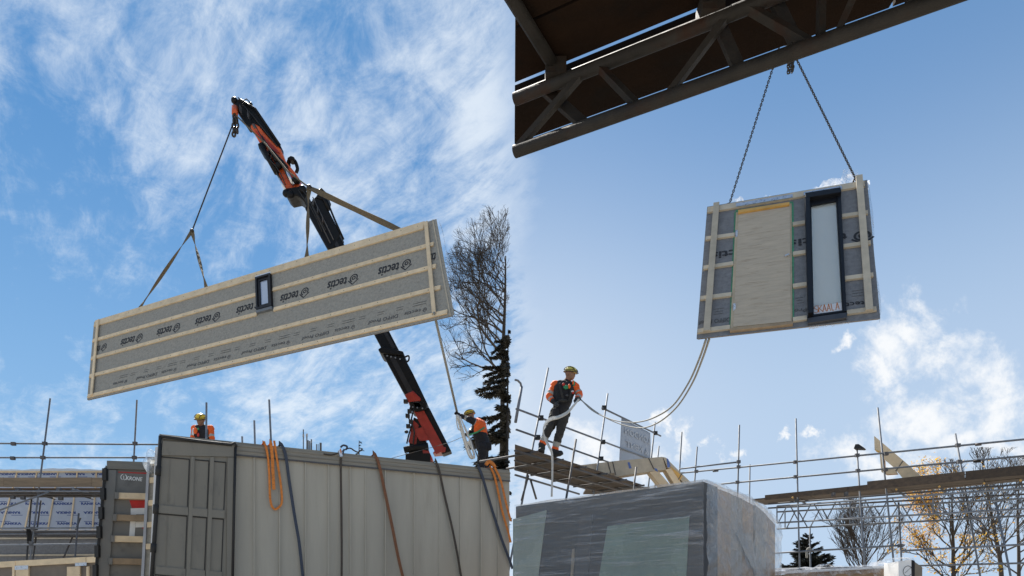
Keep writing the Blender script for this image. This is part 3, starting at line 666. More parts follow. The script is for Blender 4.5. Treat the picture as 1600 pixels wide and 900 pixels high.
# black seals round the recessed panels
for row in ((715.5, 790), (802.5, 885), (897.5, 928)):
    for (a, b) in ((250.5, 297.0), (305.2, 327.5), (335.2, 353.8)):
        f = lambda x, y: x - (y - 700) / 200 * 8.2
        off = lambda x: (x - 247) * .085 - (1.5 if row[0] < 720 else 0)
        yb = lambda x: row[0] + off(x); ye = lambda x: row[1] + off(x)
        mb = MB(); TS.slab(mb, [(f(a, yb(a)), yb(a)), (f(b, yb(b)), yb(b)), (f(b, yb(b)) - .1, yb(b) + 1.5), (f(a, yb(a)) - .1, yb(a) + 1.5)], .051, .060)
        TS.slab(mb, [(f(b, yb(b)) - 1.3, yb(b) + 1.5), (f(b, yb(b)), yb(b) + 1.5), (f(b, ye(b)), ye(b)), (f(b, ye(b)) - 1.3, ye(b))], .051, .060)
        mb.build('panel_seal', RUBBER, door)
        if a < 260:
            mb = MB(); xr = a + 15; TS.slab(mb, [(f(xr, yb(a)), yb(a) + 3), (f(xr, yb(a)) + 1.0, yb(a) + 3), (f(xr, ye(a)) + 1.0, ye(a) - 1), (f(xr, ye(a)), ye(a) - 1)], .051, .058); mb.build('panel_crease', DOORG, door)
tubl = [TS.px(*p, .09) for p in ((252, 684), (320, 693), (360, 697), (366, 694), (368, 700))]
MB().tube(tubl, .02, 8).build('door_seal', RUBBER, door, True)
tubl = [TS.px(*p, .08) for p in ((367, 700), (365, 780), (362, 930))]
MB().tube(tubl, .018, 8).build('door_seal', RUBBER, door, True)
tubl = [TS.px(*p, .07) for p in ((251, 683), (244, 800), (235, 930))]
MB().tube(tubl, .026, 8).build('hinge_edge', RUBBER, door, True)
for y in (730, 790, 850): MB().tube([TS.px(250 - (y - 690) * .062, y, .075), TS.px(250 - (y + 14 - 690) * .062, y + 14, .075)], .036, 8).build('hinge', RUBBER, door, True)
# far rear door, open, with its ladder of timber bars
h0 = PZ(262, 737, ZT - .02); h1 = P(162, 726, 10.75); fd_n = (h1 - h0).cross(V(0, 0, 1))
FD = Plane((h1.x, h1.y, 0), fd_n)
mb = MB(); FD.slab(mb, [(165, 727), (262, 735), (252, 930), (146, 930)], -.05, -.03); fd = mb.build('far_rear_door', DOORG2, tr)
def fbar(pts, w1, m, name): mb = MB(); FD.slab(mb, pts, -.029, w1); return mb.build(name, m, fd)
fbar([(167, 720), (250, 723), (250, 735), (167, 733)], .02, SILVER if False else RAILG, 'door_head')
fbar([(164, 734), (182, 734.5), (168, 930), (146, 930)], .01, DOORG2, 'door_stile')
fbar([(162.5, 731), (167, 731), (149, 930), (144, 930)], .03, RUBBER, 'door_seal')
for k in range(7): 
    mb = MB(); q = FD.px(164 - k * 3.0, 742 + k * 30, .035); mb.box(q + V(-.03, -.03, -.09), q + V(.03, .03, .09)); mb.build('hinge', RUBBER, fd)
for k, (y, m) in enumerate(((775, TIMBER), (809, TIMBER_B), (842, TIMBER), (877, TIMBER_B), (911, TIMBER))):
    x0 = 182 - (y - 775) * .095
    fbar([(x0, y - 4.6), (240, y - 3.2), (240, y + 6.2), (x0 - .6, y + 4.6)], .06, m, 'timber_bar')
    fbar([(x0 - 3, y - 5), (x0 + 3, y - 5), (x0 + 2.5, y + 5.5), (x0 - 3.5, y + 5)], .075, DOORG2, 'bar_bracket')
fx = (FD.px(230, 800) - FD.px(180, 800)).normalized(); fy = V(0, 0, 1)
mb = MB(); text_on(mb, 'KRONE', FD.px(197, 749.5, -.024), (FD.px(221, 752) - FD.px(197, 750)).normalized(), fy, .085, width=(FD.px(221.5, 752) - FD.px(197, 750)).length, bold=.004, slant=.15)
o0 = FD.px(189, 749, -.024); 
for a0, a1, rr in ((100, 260, .04), (-80, 80, .04)): stroke(mb, [(.04 + rr * math.cos(R(t)), .04 + rr * 1.1 * math.sin(R(t))) for t in range(a0, a1, 16)], .010, o0, fx, fy)
stroke(mb, [(.04, .0), (.04, .06)], .010, o0, fx, fy)
mb.build('lettering', LETTERW, fd, fix=False)
mb = MB(); FD.slab(mb, [(185, 736.5), (240, 738.5), (240, 740.5), (185, 738)], -.029, -.024); FD.slab(mb, [(202.5, 781.5), (240, 781.5), (240, 793.5), (206.5, 793.5)], -.029, -.024); FD.slab(mb, [(223, 822), (228, 822), (228, 826), (223, 826)], -.029, -.024)
mb.build('red_lettering', LETTERR, fd)
mb = MB()
for pts in ([(204.5, 794), (240, 793), (240, 803), (204.5, 803.5)], [(204.5, 803.6), (213, 803.5), (210.5, 838), (202, 838)], [(212.5, 815), (240, 814), (240, 823), (211.8, 824)]): FD.slab(mb, pts, -.029, -.022)
mb.build('white_letter', LETTERW, fd)
# load standing inside, its edge showing at the opening
LD = Plane((P(235, 800, 9.75).x, 9.75, 0), V(.15, -1, 0))
ld = thing('loaded_panel', V(P(235, 800, 9.9).x, 9.9, 1.25), 'grey wall panel with timber edge standing inside the open trailer', 'wall panel')
mb = MB(); LD.slab(mb, [(233, 717), (247, 716), (238, 925), (221, 925)], -.9, 0); mb.build('panel_core', MEMB, ld)
mb = MB(); LD.slab(mb, [(231.5, 716), (235.5, 716), (224.5, 925), (220, 925)], .001, .03); mb.build('edge_stud', mat('grey_wrap_edge', (.34, .35, .37), .5), ld)
for y in (727, 753.5, 789, 823, 857):
    dx = -(y - 717) * .055; mb = MB(); LD.slab(mb, [(236.5 + dx, y - 7), (244 + dx, y - 7.5), (244 + dx, y + 1), (236.5 + dx, y + 1.5)], .002, .025); mb.build('batten', TIMBER, ld)
mb = MB(); LD.slab(mb, [(244.5, 700), (248.5, 699), (239, 925), (234, 925)], .0, .05); mb.build('plastic_edge', WHITE_P, ld)
mb = MB(); mb.ball(LD.px(236.5, 724, .02), .085, .07, .17, n=18, m=14)
mb.v = [p + (p - LD.px(236.5, 724, .02)) * (.55 * mathutils.noise.noise(p * 9.0)) for p in mb.v]; mb.build('plastic_bag', film_mat('milky_bag', (.62, .70, .80), .9, (1, 1, 1), .22, .2, .5), ld, True)
OFF_T = V(A.x, A.y, 0)

# ------------------------------------------------------------------ straps hanging over the trailer
def strap(name, label, pts, wid, m, over=True, parent=None, cat='strap', w=.03):
    q = [TS.px(x, y, w + .012 * math.sin(i * 2.3)) for i, (x, y) in enumerate(pts)]
    q = curve_pts(q, 5)
    ws = []; ns = []
    if over:
        t = q[0].copy(); pre = [V(t.x, t.y, ZT + .012) + bk * .7, V(t.x, t.y, ZT + .012) + bk * .08, V(t.x, t.y, ZT + .012) + bk * -.02]
        q = pre + q; 
    for i, p in enumerate(q):
        d = (q[min(i + 1, len(q) - 1)] - q[max(i - 1, 0)]).normalized(); n_ = V(0, 0, 1) if (over and i < 2) else TS.n
        n_ = (n_ - d * n_.dot(d)).normalized(); ns.append(n_); ws.append(d.cross(n_).normalized() * wid)
    mb = MB(); mb.ribbon(q, ws, ns, .007)
    o = mb.build(name, m, parent)
    if label: tag(o, label, cat, 'lashing straps hanging down the trailer side')
    return o
s1 = thing('hanging_sling', TS.px(425, 700, .03), 'orange webbing sling hanging in loops over the trailer beside the door', 'strap')
strap('loop', None, [(411, 690), (416, 703), (420, 730), (421, 770), (423, 788), (429, 796), (436, 792), (440, 783), (438, 755), (431, 712), (428, 689)], .028, STRAP_O, True, s1)
strap('loop', None, [(422, 689), (424.5, 715), (426, 740), (427, 766)], .040, STRAP_O, True, s1, w=.045)
strap('loop', None, [(412, 691), (417, 712), (420, 745), (420.5, 778)], .024, STRAP_O, True, s1, w=.05)
strap('lashing_strap', 'navy lashing strap hanging beside the looped orange sling', [(437, 691), (445, 710), (452, 755), (461, 815), (467, 850), (473, 902), (475, 925)], .04, STRAP_N)
s2 = thing('ratchet_strap', TS.px(532, 710, .03), 'straight thin strap with ratchet buckle hooked at the trailer\'s top rail', 'strap')
strap('webbing', None, [(532, 716), (531.5, 740), (533, 800), (533, 870), (532.5, 925)], .030, STRAP_D, False, s2)
MB().bar(TS.px(529, 705, .05), TS.px(531.5, 715, .05), .06, .04).build('buckle', SILVER, s2); MB().bar(TS.px(536, 703, .06), TS.px(533, 714, .06), .02, .02).build('hook', STRAP_N, s2)
MB().bar(TS.px(529.8, 703, .075), TS.px(530.8, 710, .075), .035, .01).build('buckle_tag', STRAP_O, s2)
MB().tube(curve_pts([TS.px(531, 700, .04), TS.px(535, 697, .05), TS.px(541, 699, .05), TS.px(539, 704, .05)], 4), .014, 6).build('ratchet_handle', STRAP_N, s2)
MB().tube(curve_pts([TS.px(x, y, .03) for x, y in ((505, 710), (517, 711.5), (526, 709), (531, 707), (545, 701), (553, 705), (559, 707), (566, 702))], 5), .010, 6).build('tail', STRAP_D, s2)
strap('lashing_strap', 'rusty brown lashing strap slanting down the middle of the trailer curtain', [(583, 706), (591, 727), (600, 765), (612, 825), (621, 870), (629, 902), (634, 925)], .042, STRAP_B)
strap('lashing_strap', 'thin dark brown strap slanting down the curtain below the crane base', [(679, 718), (685, 737), (694, 775), (705, 825), (714, 870), (720, 902), (724, 925)], .033, STRAP_D)
strap('lashing_strap', 'navy strap slanting to the trailer\'s far end next to orange webbing', [(745, 727), (752, 745), (767, 793), (782, 842), (794, 873), (800, 889)], .042, STRAP_N)
s3 = thing('hanging_sling', TS.px(775, 735, .03), 'orange sling lying over the trailer rail at the bending worker\'s boots', 'strap')
strap('loop', None, [(764, 728), (772, 748), (783, 795), (792, 830), (796.5, 848)], .035, STRAP_O, True, s3); strap('loop', None, [(770, 729), (780, 752), (790, 790), (796, 815)], .035, STRAP_O, True, s3, w=.045)
MB().tube(curve_pts([TS.px(758, 727, .03), TS.px(762, 722, .03), TS.px(768, 725, .03), TS.px(772, 731, .03)], 4), .03, 6).build('loop_end', STRAP_O, s3)

# ------------------------------------------------------------------ house under construction, far left
D2 = 23.0
hs = thing('timber_house', V(P(80, 960, D2).x, D2 + 2, 0), 'unfinished timber house wrapped in pale membrane with blue lettering', 'house')
HP = Plane((0, D2, 0), (0, -1, 0))
def hp(pts, w0, w1, m, name, parent=hs): mb = MB(); HP.slab(mb, pts, w0, w1); return mb.build(name, m, parent)
wall = hp([(-60, 738), (262, 738), (262, 828), (-60, 828)], -.3, 0, FOIL, 'wall')
hp([(-60, 828), (262, 828), (262, 1030), (-60, 1030)], -.3, -.05, MEMB_D, 'lower_wall')
cap = MB(); n = 40
for i in range(n):
    xa, xb = -60 + 322 * i / n, -60 + 322 * (i + 1) / n; h = lambda x: 733.4 + .9 * math.sin(x * .05) + .5 * math.sin(x * .21)
    HP.slab(cap, [(xa, h(xa)), (xb, h(xb)), (xb, 736.3), (xa, 736.3)], -.25, .06)
cap.build('plastic_capping', mat('white_sheet', (.62, .66, .70), .5, var=.08), hs)
hp([(-60, 736.2), (262, 736.2), (262, 738.6), (-60, 738.6)], -.02, .05, TIMBER, 'wall_plate')
for (a, b) in ((-6, -34), (27, 2), (58, 39), (91, 75), (121, 110), (151, 145), (184, 180), (216, 213)): hp([(a - .9, 738.7), (a + .9, 738.7), (b + 1.1, 828), (b - 1.1, 828)], .002, .03, TIMBER, 'batten', wall)
ex = V(1, 0, 0); ez = V(0, 0, 1)
for (y, flip, xs_) in ((741.2, True, (-4, 27, 61, 102, 143)), (787, False, (-3, 40, 84, 127)), (801, True, (1, 45, 88, 131)), (818, False, (3, 47, 90, 134))):
    for x in xs_:
        mb = MB(); wpx = 30; p = HP.px(x, y + 2.0, .0015); w = wpx * D2 / F; h = .085 if y < 760 else .10
        if not flip:
            text_on(mb, 'RANKKA', p, ex, ez, h * 1.05, width=w, bold=.012, slant=-.2); mb.add([p + ez * .1 + ex * -.06, p + ez * .1 + ex * .28, p + ez * .118 + ex * .28, p + ez * .118 + ex * -.06], [(0, 1, 2, 3)])
        else:
            q = p + ex * w + ez * .085; text_on(mb, 'RANKKA', q, -ex, -ez, h * 1.05, width=w, bold=.012, slant=-.2); mb.add([p + ex * .35 - ez * .05, p + ex * .72 - ez * .05, p + ex * .72 - ez * .032, p + ex * .35 - ez * .032], [(0, 1, 2, 3)])
        mb.build('print', PRINT_B, wall, fix=False)
for y in (841.5, 868.0): hp([(-60, y - 1.3), (262, y - 3.2), (262, y - .6), (-60, y + 1.3)], -.045, .0, TIMBER_G, 'timber_strip')

# stacked wall frame leaning in front of the house
SF = Plane((0, 14, 0), (-.04, -1, 0))
sf = thing('wall_frame', V(P(70, 960, 14).x, 14.1, 0), 'pale timber wall frame with taped joints standing before the wrapped house', 'wall frame')
def sfp(pts, w0, w1, m, name): mb = MB(); SF.slab(mb, pts, w0, w1); return mb.build(name, m, sf)
sfp([(-60, 886), (152, 874), (152, 1090), (-60, 1090)], -.12, 0, mat('brown_grey_sheathing', (.17, .145, .12), .9, var=.2), 'sheathing')
sfp([(-60, 881.5), (26.5, 876.7), (26.5, 885.7), (-60, 890.5)], .002, .05, TIMBER, 'top_rail'); sfp([(27.3, 876.6), (136.5, 870.5), (136.5, 879.5), (27.3, 885.6)], .002, .052, TIMBER, 'top_rail'); sfp([(137.3, 870.5), (153, 869.6), (153, 878.7), (137.3, 879.5)], .002, .05, TIMBER, 'top_rail')
for x in (23.5, 37, 117, 139): sfp([(x - (1.8 if x in (23.5, 139) else 10), 886), (x + (1.8 if x in (23.5, 139) else 10), 885), (x + (1.8 if x in (23.5, 139) else 10) - 1, 1090), (x - (1.8 if x in (23.5, 139) else 10) - 1, 1090)], .002, .048, TIMBER, 'stud')
sfp([(26, 884.5), (47, 883.5), (47, 890), (26, 891)], .0535, .056, SILVER, 'joint_tape'); sfp([(120, 880), (138, 879), (138, 884), (120, 885)], .0535, .056, SILVER, 'joint_tape')

# ------------------------------------------------------------------ scaffold beside the house
def coupler(p, parent, s=.055, m=STEEL_D): return MB().bar(Vector(p) - V(s, 0, 0), Vector(p) + V(s, 0, 0), s * 1.5, s * 1.7).build('coupler', m, parent)
def standard(parent, top, bot, D, m=STEEL, pl=None, r=.0242):
    a = pl.px(*top) if pl else P(*top, D); b = pl.px(*bot) if pl else P(*bot, D)
    k = (a.z) / (a.z - b.z); e = a + (b - a) * k
    return tube('standard', a, e, parent, r, m)
D3 = 20.0
sc = thing('scaffold', V(P(80, 960, D3).x, D3, 0), 'tube scaffold with toe boards around the wrapped house', 'scaffold')
for (t, b, dd) in (((78.5, 622.5), (47, 876), D3), ((214, 625), (208.5, 730), D3), ((-20, 630), (-70, 880), D3), ((64, 782), (52, 870), D3 + 1.2), ((50, 770), (42, 870), D3 + 1.1), ((123, 802), (117, 875), D3 - .6), ((126, 809), (120.5, 822), D3 + .8)):
    standard(sc, t, b, dd, STEEL if dd == D3 else STEEL_D)
for (y0, y1, dd, m) in ((692.5, 694.5, D3 - .06, STEEL), (715, 715, D3 - .06, STEEL), (767.5, 768, D3 - .3, STEEL), (772, 771.5, D3 + .2, STEEL_D), (776, 775.5, D3 + .4, STEEL_D), (826, 824, D3 - .1, STEEL), (831, 829, D3 + .3, STEEL_D), (835, 833, D3 + .1, STEEL), (838.5, 836, D3 + .5, STEEL_D), (852.5, 848.5, D3 - .1, STEEL)):
    tube('ledger', P(-60, y0, dd), P(300, y1 + (y1 - y0) * .2, dd), sc, .0242 if dd < D3 + .05 else .03, m)
tube('brace', P(-30, 808, D3 - .35), P(76, 769, D3 - .35), sc)
for x0, x1 in ((-60, 6.4), (6.8, 144), (144.4, 300)):
    a, b = P(x0, 753.7, D3 - .12), P(x1, 753.4, D3 - .12); MB().bar(a, b, .04, .26).build('toe_board', BOARD_T, sc)
for k in range(5):
    a, b = P(-60, 0, D3), P(300, 0, D3); z = P(0, 763.5, D3).z; MB().bar(V(a.x, D3 + .12 + k * .235, z), V(b.x, D3 + .12 + k * .235, z), .225, .038).build('board', BOARD, sc)
for k in range(5):
    a, b = P(-60, 0, D3), P(300, 0, D3); z = P(0, 829, D3).z; MB().bar(V(a.x, D3 + .6 + k * .235, z), V(b.x, D3 + .6 + k * .235, z), .225, .038).build('board', BOARD, sc)
for (x, y) in ((70, 693), (67, 715), (61, 768), (211, 693), (210, 715), (21, 693.5), (20, 716), (52, 826), (49.5, 850), (28, 765), (92, 765), (115, 765), (20, 777), (36, 778), (95, 779)): coupler(P(x, y, D3 - .09), sc)
for (x, y) in ((92, 765), (114, 764), (28, 765)): tube('transom', P(x, y, D3 - .35), P(x, y, D3 - .35) + V(0, 1.6, 0), sc, .0242, STEEL_D if x != 114 else STEEL)
for (x, y) in ((45, 830), (46, 839)): MB().box(P(x - 3.5, y + 6, D3 - .1), P(x + 3.5, y - 6, D3 + .1)).build('bracket', RUBBER, sc)

# scaffold deck behind the trailer that carries two workers
D4 = 17.0; Z4 = 4.85
sd_ = thing('scaffold', V(-4.3, D4, 0), 'scaffold deck behind the trailer, only bare pole tops showing', 'scaffold')
for (t, b) in (((322.7, 629), (322.2, 690)), ((397.3, 657), (398.2, 690)), ((420.5, 624.5), (423.5, 690)), ((378.3, 682), (378.6, 692))): standard(sd_, t, b, D4 - .75, STEEL)
for k in range(6): MB().bar(V(-8.2, D4 - .62 + k * .235, Z4 - .02), V(-.25, D4 - .62 + k * .235, Z4 - .02), .225, .04).build('board', BOARD, sd_)
for dd in (D4 - .7, D4 + .75): tube('ledger', V(-8.2, dd, Z4 - .09), V(-.25, dd, Z4 - .09), sd_)
for x in (-8, -5.5, -3, -.5):
    tube('transom', V(x, D4 - .8, Z4 - .065), V(x, D4 + .85, Z4 - .065), sd_)
    tube('standard', V(x, D4 + .78, 0), V(x, D4 + .78, Z4 - .02), sd_); tube('standard', V(x, D4 - .74, 0), V(x, D4 - .74, Z4 - .02), sd_)

# ------------------------------------------------------------------ people
def capsule(mb, a, b, ra, rb):
    mb.ball(a, ra, n=12, m=8); mb.ball(b, rb, n=12, m=8)
    if (Vector(a) - Vector(b)).length > 1e-4: mb.tube([a, b], [ra, rb], 12)
def remeshed(mb, name, vox, mats, parent, pick, smooth_it=4, folds=None):
    me = bpy.data.meshes.new('tmp'); me.from_pydata(mb.v, [], mb.f); o = bpy.data.objects.new('tmp', me); col.objects.link(o)
    m = o.modifiers.new('r', 'REMESH'); m.mode = 'VOXEL'; m.voxel_size = vox
    s = o.modifiers.new('s', 'SMOOTH'); s.factor = .5; s.iterations = smooth_it
    dg = bpy.context.evaluated_depsgraph_get(); ev = o.evaluated_get(dg); me2 = bpy.data.meshes.new_from_object(ev, depsgraph=dg); bpy.data.objects.remove(o); bpy.data.meshes.remove(me)
    c = Vector(); 
    for v in me2.vertices: c += v.co
    c /= len(me2.vertices)
    if folds:
        me2.update(); cs_ = [(v.co.copy(), v.normal.copy()) for v in me2.vertices]
        for v, (p_, n_) in zip(me2.vertices, cs_):
            if (p_ - folds[0]).length > .19: v.co = p_ + n_ * (folds[1] * (mathutils.noise.noise(p_ * 9.0) + .7 * mathutils.noise.noise(Vector((p_.x * 14, p_.y * 14, p_.z * 26))) + .2))
    me2.transform(Matrix.Translation(-c)); me2.materials.clear(); me2.name = name
    for q in mats: me2.materials.append(q)
    for p in me2.polygons: p.use_smooth = True; p.material_index = pick(p.center + c) if pick else 0
    ob = bpy.data.objects.new(name, me2); col.objects.link(ob); ob.parent = parent; ob.location = c - OFF[parent.name]; OFF[ob.name] = c
    return ob
def seg_t(p, a, b):
    d = b - a; t = max(0, min(1, (p - a).dot(d) / max(d.length_squared, 1e-9))); return t, (p - (a + d * t)).length
def person(label, J, D, look, helm, style, feet_z, curl=1.0):
    j = {k: P(v[0], v[1], D + v[2]) for k, v in J.items()}
    base = (j['footL'] + j['footR']) / 2; base.z = feet_z
    root = thing('person', base, label, 'person')
    look = Vector(look).normalized(); up = (j['head'] - j['neck']).normalized(); side = look.cross(up).normalized(); up = side.cross(look).normalized()
    k = style.get('k', 1.0)
    bones = []
    def bone(a, b, ra, rb, tg): bones.append((Vector(a), Vector(b), ra * k, rb * k, tg))
    pel = (j['hipL'] + j['hipR']) / 2; ch = (j['shL'] + j['shR']) / 2 - (j['neck'] - pel).normalized() * .10; mid = pel.lerp(ch, .5)
    bone(j['hipL'], j['hipR'], .105, .105, 'trousers'); bone(pel, mid, .125, .12, 'torso')
    cs = (j['shR'] - j['shL']).normalized() * .07
    bone(mid - cs * .6, ch - cs, .115, .125, 'torso'); bone(mid + cs * .6, ch + cs, .115, .125, 'torso')
    bone(j['shL'], j['shR'], .078, .078, 'torso'); bone(ch, j['neck'], .08, .06, 'torso'); bone(j['neck'], j['head'], .055, .055, 'skin')
    hd = j['head']
    bone(hd + up * .02 - look * .01, hd + up * .045 - look * .015, .088, .085, 'skin'); bone(hd - up * .055 + look * .035, hd + look * .02, .055, .07, 'skin')
    bone(hd + look * .088 - up * .012, hd + look * .105 - up * .032, .012, .016, 'skin')
    for s in (-1, 1): bone(hd + side * (.085 * s), hd + side * (.092 * s) + up * .02, .016, .018, 'skin')
    for s in 'LR':
        bone(j['sh' + s], j['el' + s], .066, .054, 'upper' + s); bone(j['el' + s], j['wr' + s], .052, .038, 'fore' + s)
        bone(j['hip' + s], j['kn' + s], .098, .070, 'thigh' + s); bone(j['kn' + s], j['an' + s], .068, .058, 'shin' + s)
        ft = j['foot' + s].copy(); hz = j['an' + s].copy(); hz.z = max(ft.z, feet_z + .045); bone(j['an' + s], hz, .055, .05, 'boot'); ft.z = max(ft.z, feet_z + .04); bone(hz, ft, .05, .042, 'boot')
    mb = MB()
    for b in bones: capsule(mb, *b[:4])
    mats = [SKIN, HIVIS, REFL, CLOTH_K, CLOTH_G, RUBBER]
    def pick(p):
        best = min(bones, key=lambda b: seg_t(p, b[0], b[1])[1] - (b[2] + b[3]) / 2); t, _ = seg_t(p, best[0], best[1]); return style['col'](best[4], t, p)
    remeshed(mb, 'body', .014, mats, root, pick, 3, (j['head'], .016))
    if style.get('vest'):
        vb = MB()
        for (a, b, ra, rb, tg) in bones:
            if tg == 'torso':
                if (b - a).length > .25 and abs((b - a).normalized().dot((j['shR'] - j['shL']).normalized())) > .9: a, b = a.lerp(b, .24), a.lerp(b, .76)
                capsule(vb, a, b, ra + .014, rb + .014)
        vb.ball(pel, .135, .12, .08)
        vm = style['vest']; remeshed(vb, 'vest', .016, vm[0], root, vm[1], 3, (j['head'], .012))
    fr = V(look.x, look.y, 0).normalized(); cf = j['neck'].lerp(pel, .28) + fr * (.185 * k)
    fs_ = V(0, 0, 1).cross(fr).normalized()
    for (dx, dz, w, h, m) in style.get('chest', ()): MB().ball(cf + fs_ * dx + V(0, 0, dz), w, .022, h, n=8, m=6).build('harness_patch', m, root, True)
    # belt and pouches
    for (dx, dy, dz) in style.get('pouch', ()):
        q = pel + fs_ * dx + fr * dy + V(0, 0, dz); o = MB().box(q + V(-.07, -.05, -.12), q + V(.07, .05, .08)).build('tool_pouch', CLOTH_K, root); b_ = o.modifiers.new('b', 'BEVEL'); b_.width = .03; b_.segments = 2
    # helmet
    rot = Matrix((look, side, up)).transposed(); hc = hd + up * .04 - look * .008
    hb = MB(); hb.ball(hc, .142, .118, .118, n=20, m=8, rot=rot, lo=-4)
    rim = [hc + rot @ V(.150 * math.cos(a) + (.035 if math.cos(a) > .3 else 0) * (math.cos(a) - .3), .124 * math.sin(a), -.006) for a in [2 * math.pi * i / 24 for i in range(25)]]
    he = hb.build('helmet', helm, root, True); MB().tube(rim, .010, 6, False).build('helmet_rim', RUBBER, he, True)
    for s in (-1, 0, 1):
        arc = [hc + rot @ V(.146 * math.cos(R(a)) * (1 if s == 0 else .93), .118 * .62 * s, .121 * math.sin(R(a)) * (1 if s == 0 else .82)) for a in range(18, 163, 16)]
        if s != 0: MB().tube(arc, .008, 5, True).build('helmet_vent', RUBBER, he, True)
    MB().tube([hc + rot @ V(.146 * math.cos(a), .122 * math.sin(a), .028) for a in [2 * math.pi * i / 20 for i in range(21)]], .007, 5, False).build('helmet_band', RUBBER, he, True)
    for s in (-1, 1): MB().tube([hc + rot @ V(.02, .112 * s, 0), hd - up * .03 + side * (.078 * s) + look * .02, hd - up * .115 + look * .04], .006, 5).build('chin_strap', RUBBER, he, True)
    for s in (-1, 1): MB().ball(hd + look * .082 + side * (.032 * s) + up * .012, .010, n=8, m=6).build('eye', RUBBER, root, True)
    MB().tube([hd + look * .088 + side * -.022 - up * .062, hd + look * .094 - up * .06, hd + look * .088 + side * .022 - up * .062], .005, 5).build('mouth', mat('lip', (.12, .05, .04), .6), root, True)
    # gloves: palm, four fingers, thumb
    for s in 'LR':
        wr, hn = j['wr' + s], j['ha' + s]; d = (hn - wr).normalized(); sd2 = d.cross(V(0, 1, .3)).normalized(); nr = d.cross(sd2)
        gb = MB(); rot2 = Matrix((d, sd2, nr)).transposed(); gb.tube([wr - d * .05, wr + d * .01, wr + d * .03], [.046, .042, .038], 10)
        gb.ball(wr + d * .065, .058, .046, .026, n=10, m=7, rot=rot2)
        for q, ln in enumerate((.072, .082, .077, .060)):
            b0 = wr + d * .105 + sd2 * (.030 - .020 * q); b1 = b0 + d * ln * .42 + nr * (.018 * curl); b2 = b1 + d * ln * .12 + nr * (.036 * curl); b3 = b2 - d * ln * .22 * curl + nr * .018
            gb.tube([b0, b1, b2, b3], [.0115, .011, .010, .008], 7)
        t0 = wr + d * .045 + sd2 * .040; gb.tube([t0, t0 + d * .03 + sd2 * .022 + nr * .01, t0 + d * .055 + sd2 * .014 + nr * .034], [.014, .012, .009], 7)
        gb.build('glove', style.get('glove', CLOTH_G), root, True)
    return root, j
def col_hivis(tg, t, p):
    if tg == 'skin': return 0
    if tg.startswith('upper'): return 2 if .62 < t < .82 else 1
    if tg.startswith('fore'): return 1 if t < .35 else (2 if t < .58 else (1 if t < .75 else 3))
    if tg == 'torso': return 1
    if tg.startswith('shin'): return 4 if t < .52 else (2 if t < .80 else (1 if t < .93 else 5))
    if tg == 'boot': return 5
    return 4
def col_dark(tg, t, p):
    if tg == 'skin': return 0
    if tg.startswith('upper'): return 1 if t < .15 else (2 if t < .35 else 3)
    if tg.startswith('fore'): return 3 if t < .2 or t > .5 else 2
    if tg == 'torso': return 1
    if tg == 'boot': return 5
    return 3
vest_all = ([CLOTH_K], None)
# worker above the trailer
person('worker in orange sleeves and yellow helmet looking down behind the bare pole', dict(head=(313.4, 656.5, -.08), neck=(315.5, 666.5, 0), shL=(304.5, 670, .02), shR=(328.5, 670, 0), elL=(301.5, 685, -.05), elR=(332, 686, -.05),
       wrL=(308, 697, -.28), wrR=(326, 697, -.28), haL=(311, 700, -.38), haR=(322, 700, -.38), hipL=(311, 707, .05), hipR=(323, 707, .05), knL=(310, 731, .0), knR=(325, 731, .0), anL=(310, 752, .05), anR=(325, 752, .05), footL=(308, 755, -.15), footR=(326, 755, -.15)),
       D4, (-.35, -1, -.45), HELM, dict(col=col_hivis, vest=vest_all, k=1.16, chest=((-.07, 0, .03, .09, LABELW), (.0, .02, .05, .08, HIVIS), (.08, .06, .022, .03, GREENW), (.08, -.08, .03, .05, REDW)), pouch=((.2, 0, 0), (-.2, 0, 0))), Z4)
# worker pulling the tag line
vest_back = ([CLOTH_K, HIVIS], lambda p: 1 if (p.z > P(0, 678, D4).z and p.x > P(741, 0, D4).x and p.y < D4 + .12) else 0)
r2, j2_ = person('bending worker in black overalls with orange back hauling the tag line', dict(head=(733.5, 650.5, -.02), neck=(741, 658.5, 0), shL=(746, 662, -.16), shR=(747, 660, .16), elL=(733, 655.5, -.24), elR=(738, 672, .15),
       wrL=(720, 649.5, -.22), wrR=(733, 678, -.05), haL=(714.5, 646.5, -.2), haR=(728, 679, -.1), hipL=(755, 698, -.10), hipR=(755, 698, .10), knL=(751, 722, -.13), knR=(757, 722, .10), anL=(755, 748, -.10), anR=(760, 748, .12), footL=(748, 754, -.12), footR=(753, 754, .1)),
       D4, (-1, -.25, -.35), HELM, dict(col=col_dark, vest=vest_back, k=1.28, pouch=((.0, -.05, -.02), (.16, -.1, .0)), glove=CLOTH_K), Z4)
mb = MB()
for k, pts in enumerate((((714, 648), (719, 668), (727, 695), (733, 712), (738, 716), (741, 710), (737, 700), (731, 690)), ((716, 649), (723, 672), (731, 698), (738, 714), (741, 712), (735, 690), (725, 665)), ((713, 650), (714, 662), (716, 670), (719, 672)), ((719, 651), (726, 667), (732, 678)))):
    mb.tube(curve_pts([P(x, y, D4 - .45 - .05 * k) for x, y in pts], 5), .026 if k < 2 else .016, 6)
tag(mb.build('coiled_rope', ROPE_W, None, True), 'white coil of webbing hanging from the bending worker\'s hand', 'rope')
MB().tube([P(732, 680, D4 - .35), P(746, 675, D4 - .3), P(757, 668, D4 - .2)], .02, 6).build('lanyard', GREENW, r2, True).location -= Vector((0, 0, 0))
MB().tube([P(735, 684, D4 - .4), P(741, 700, D4 - .35), P(748, 718, D4 - .3)], .014, 6).build('lanyard', STEEL_D, r2, True)
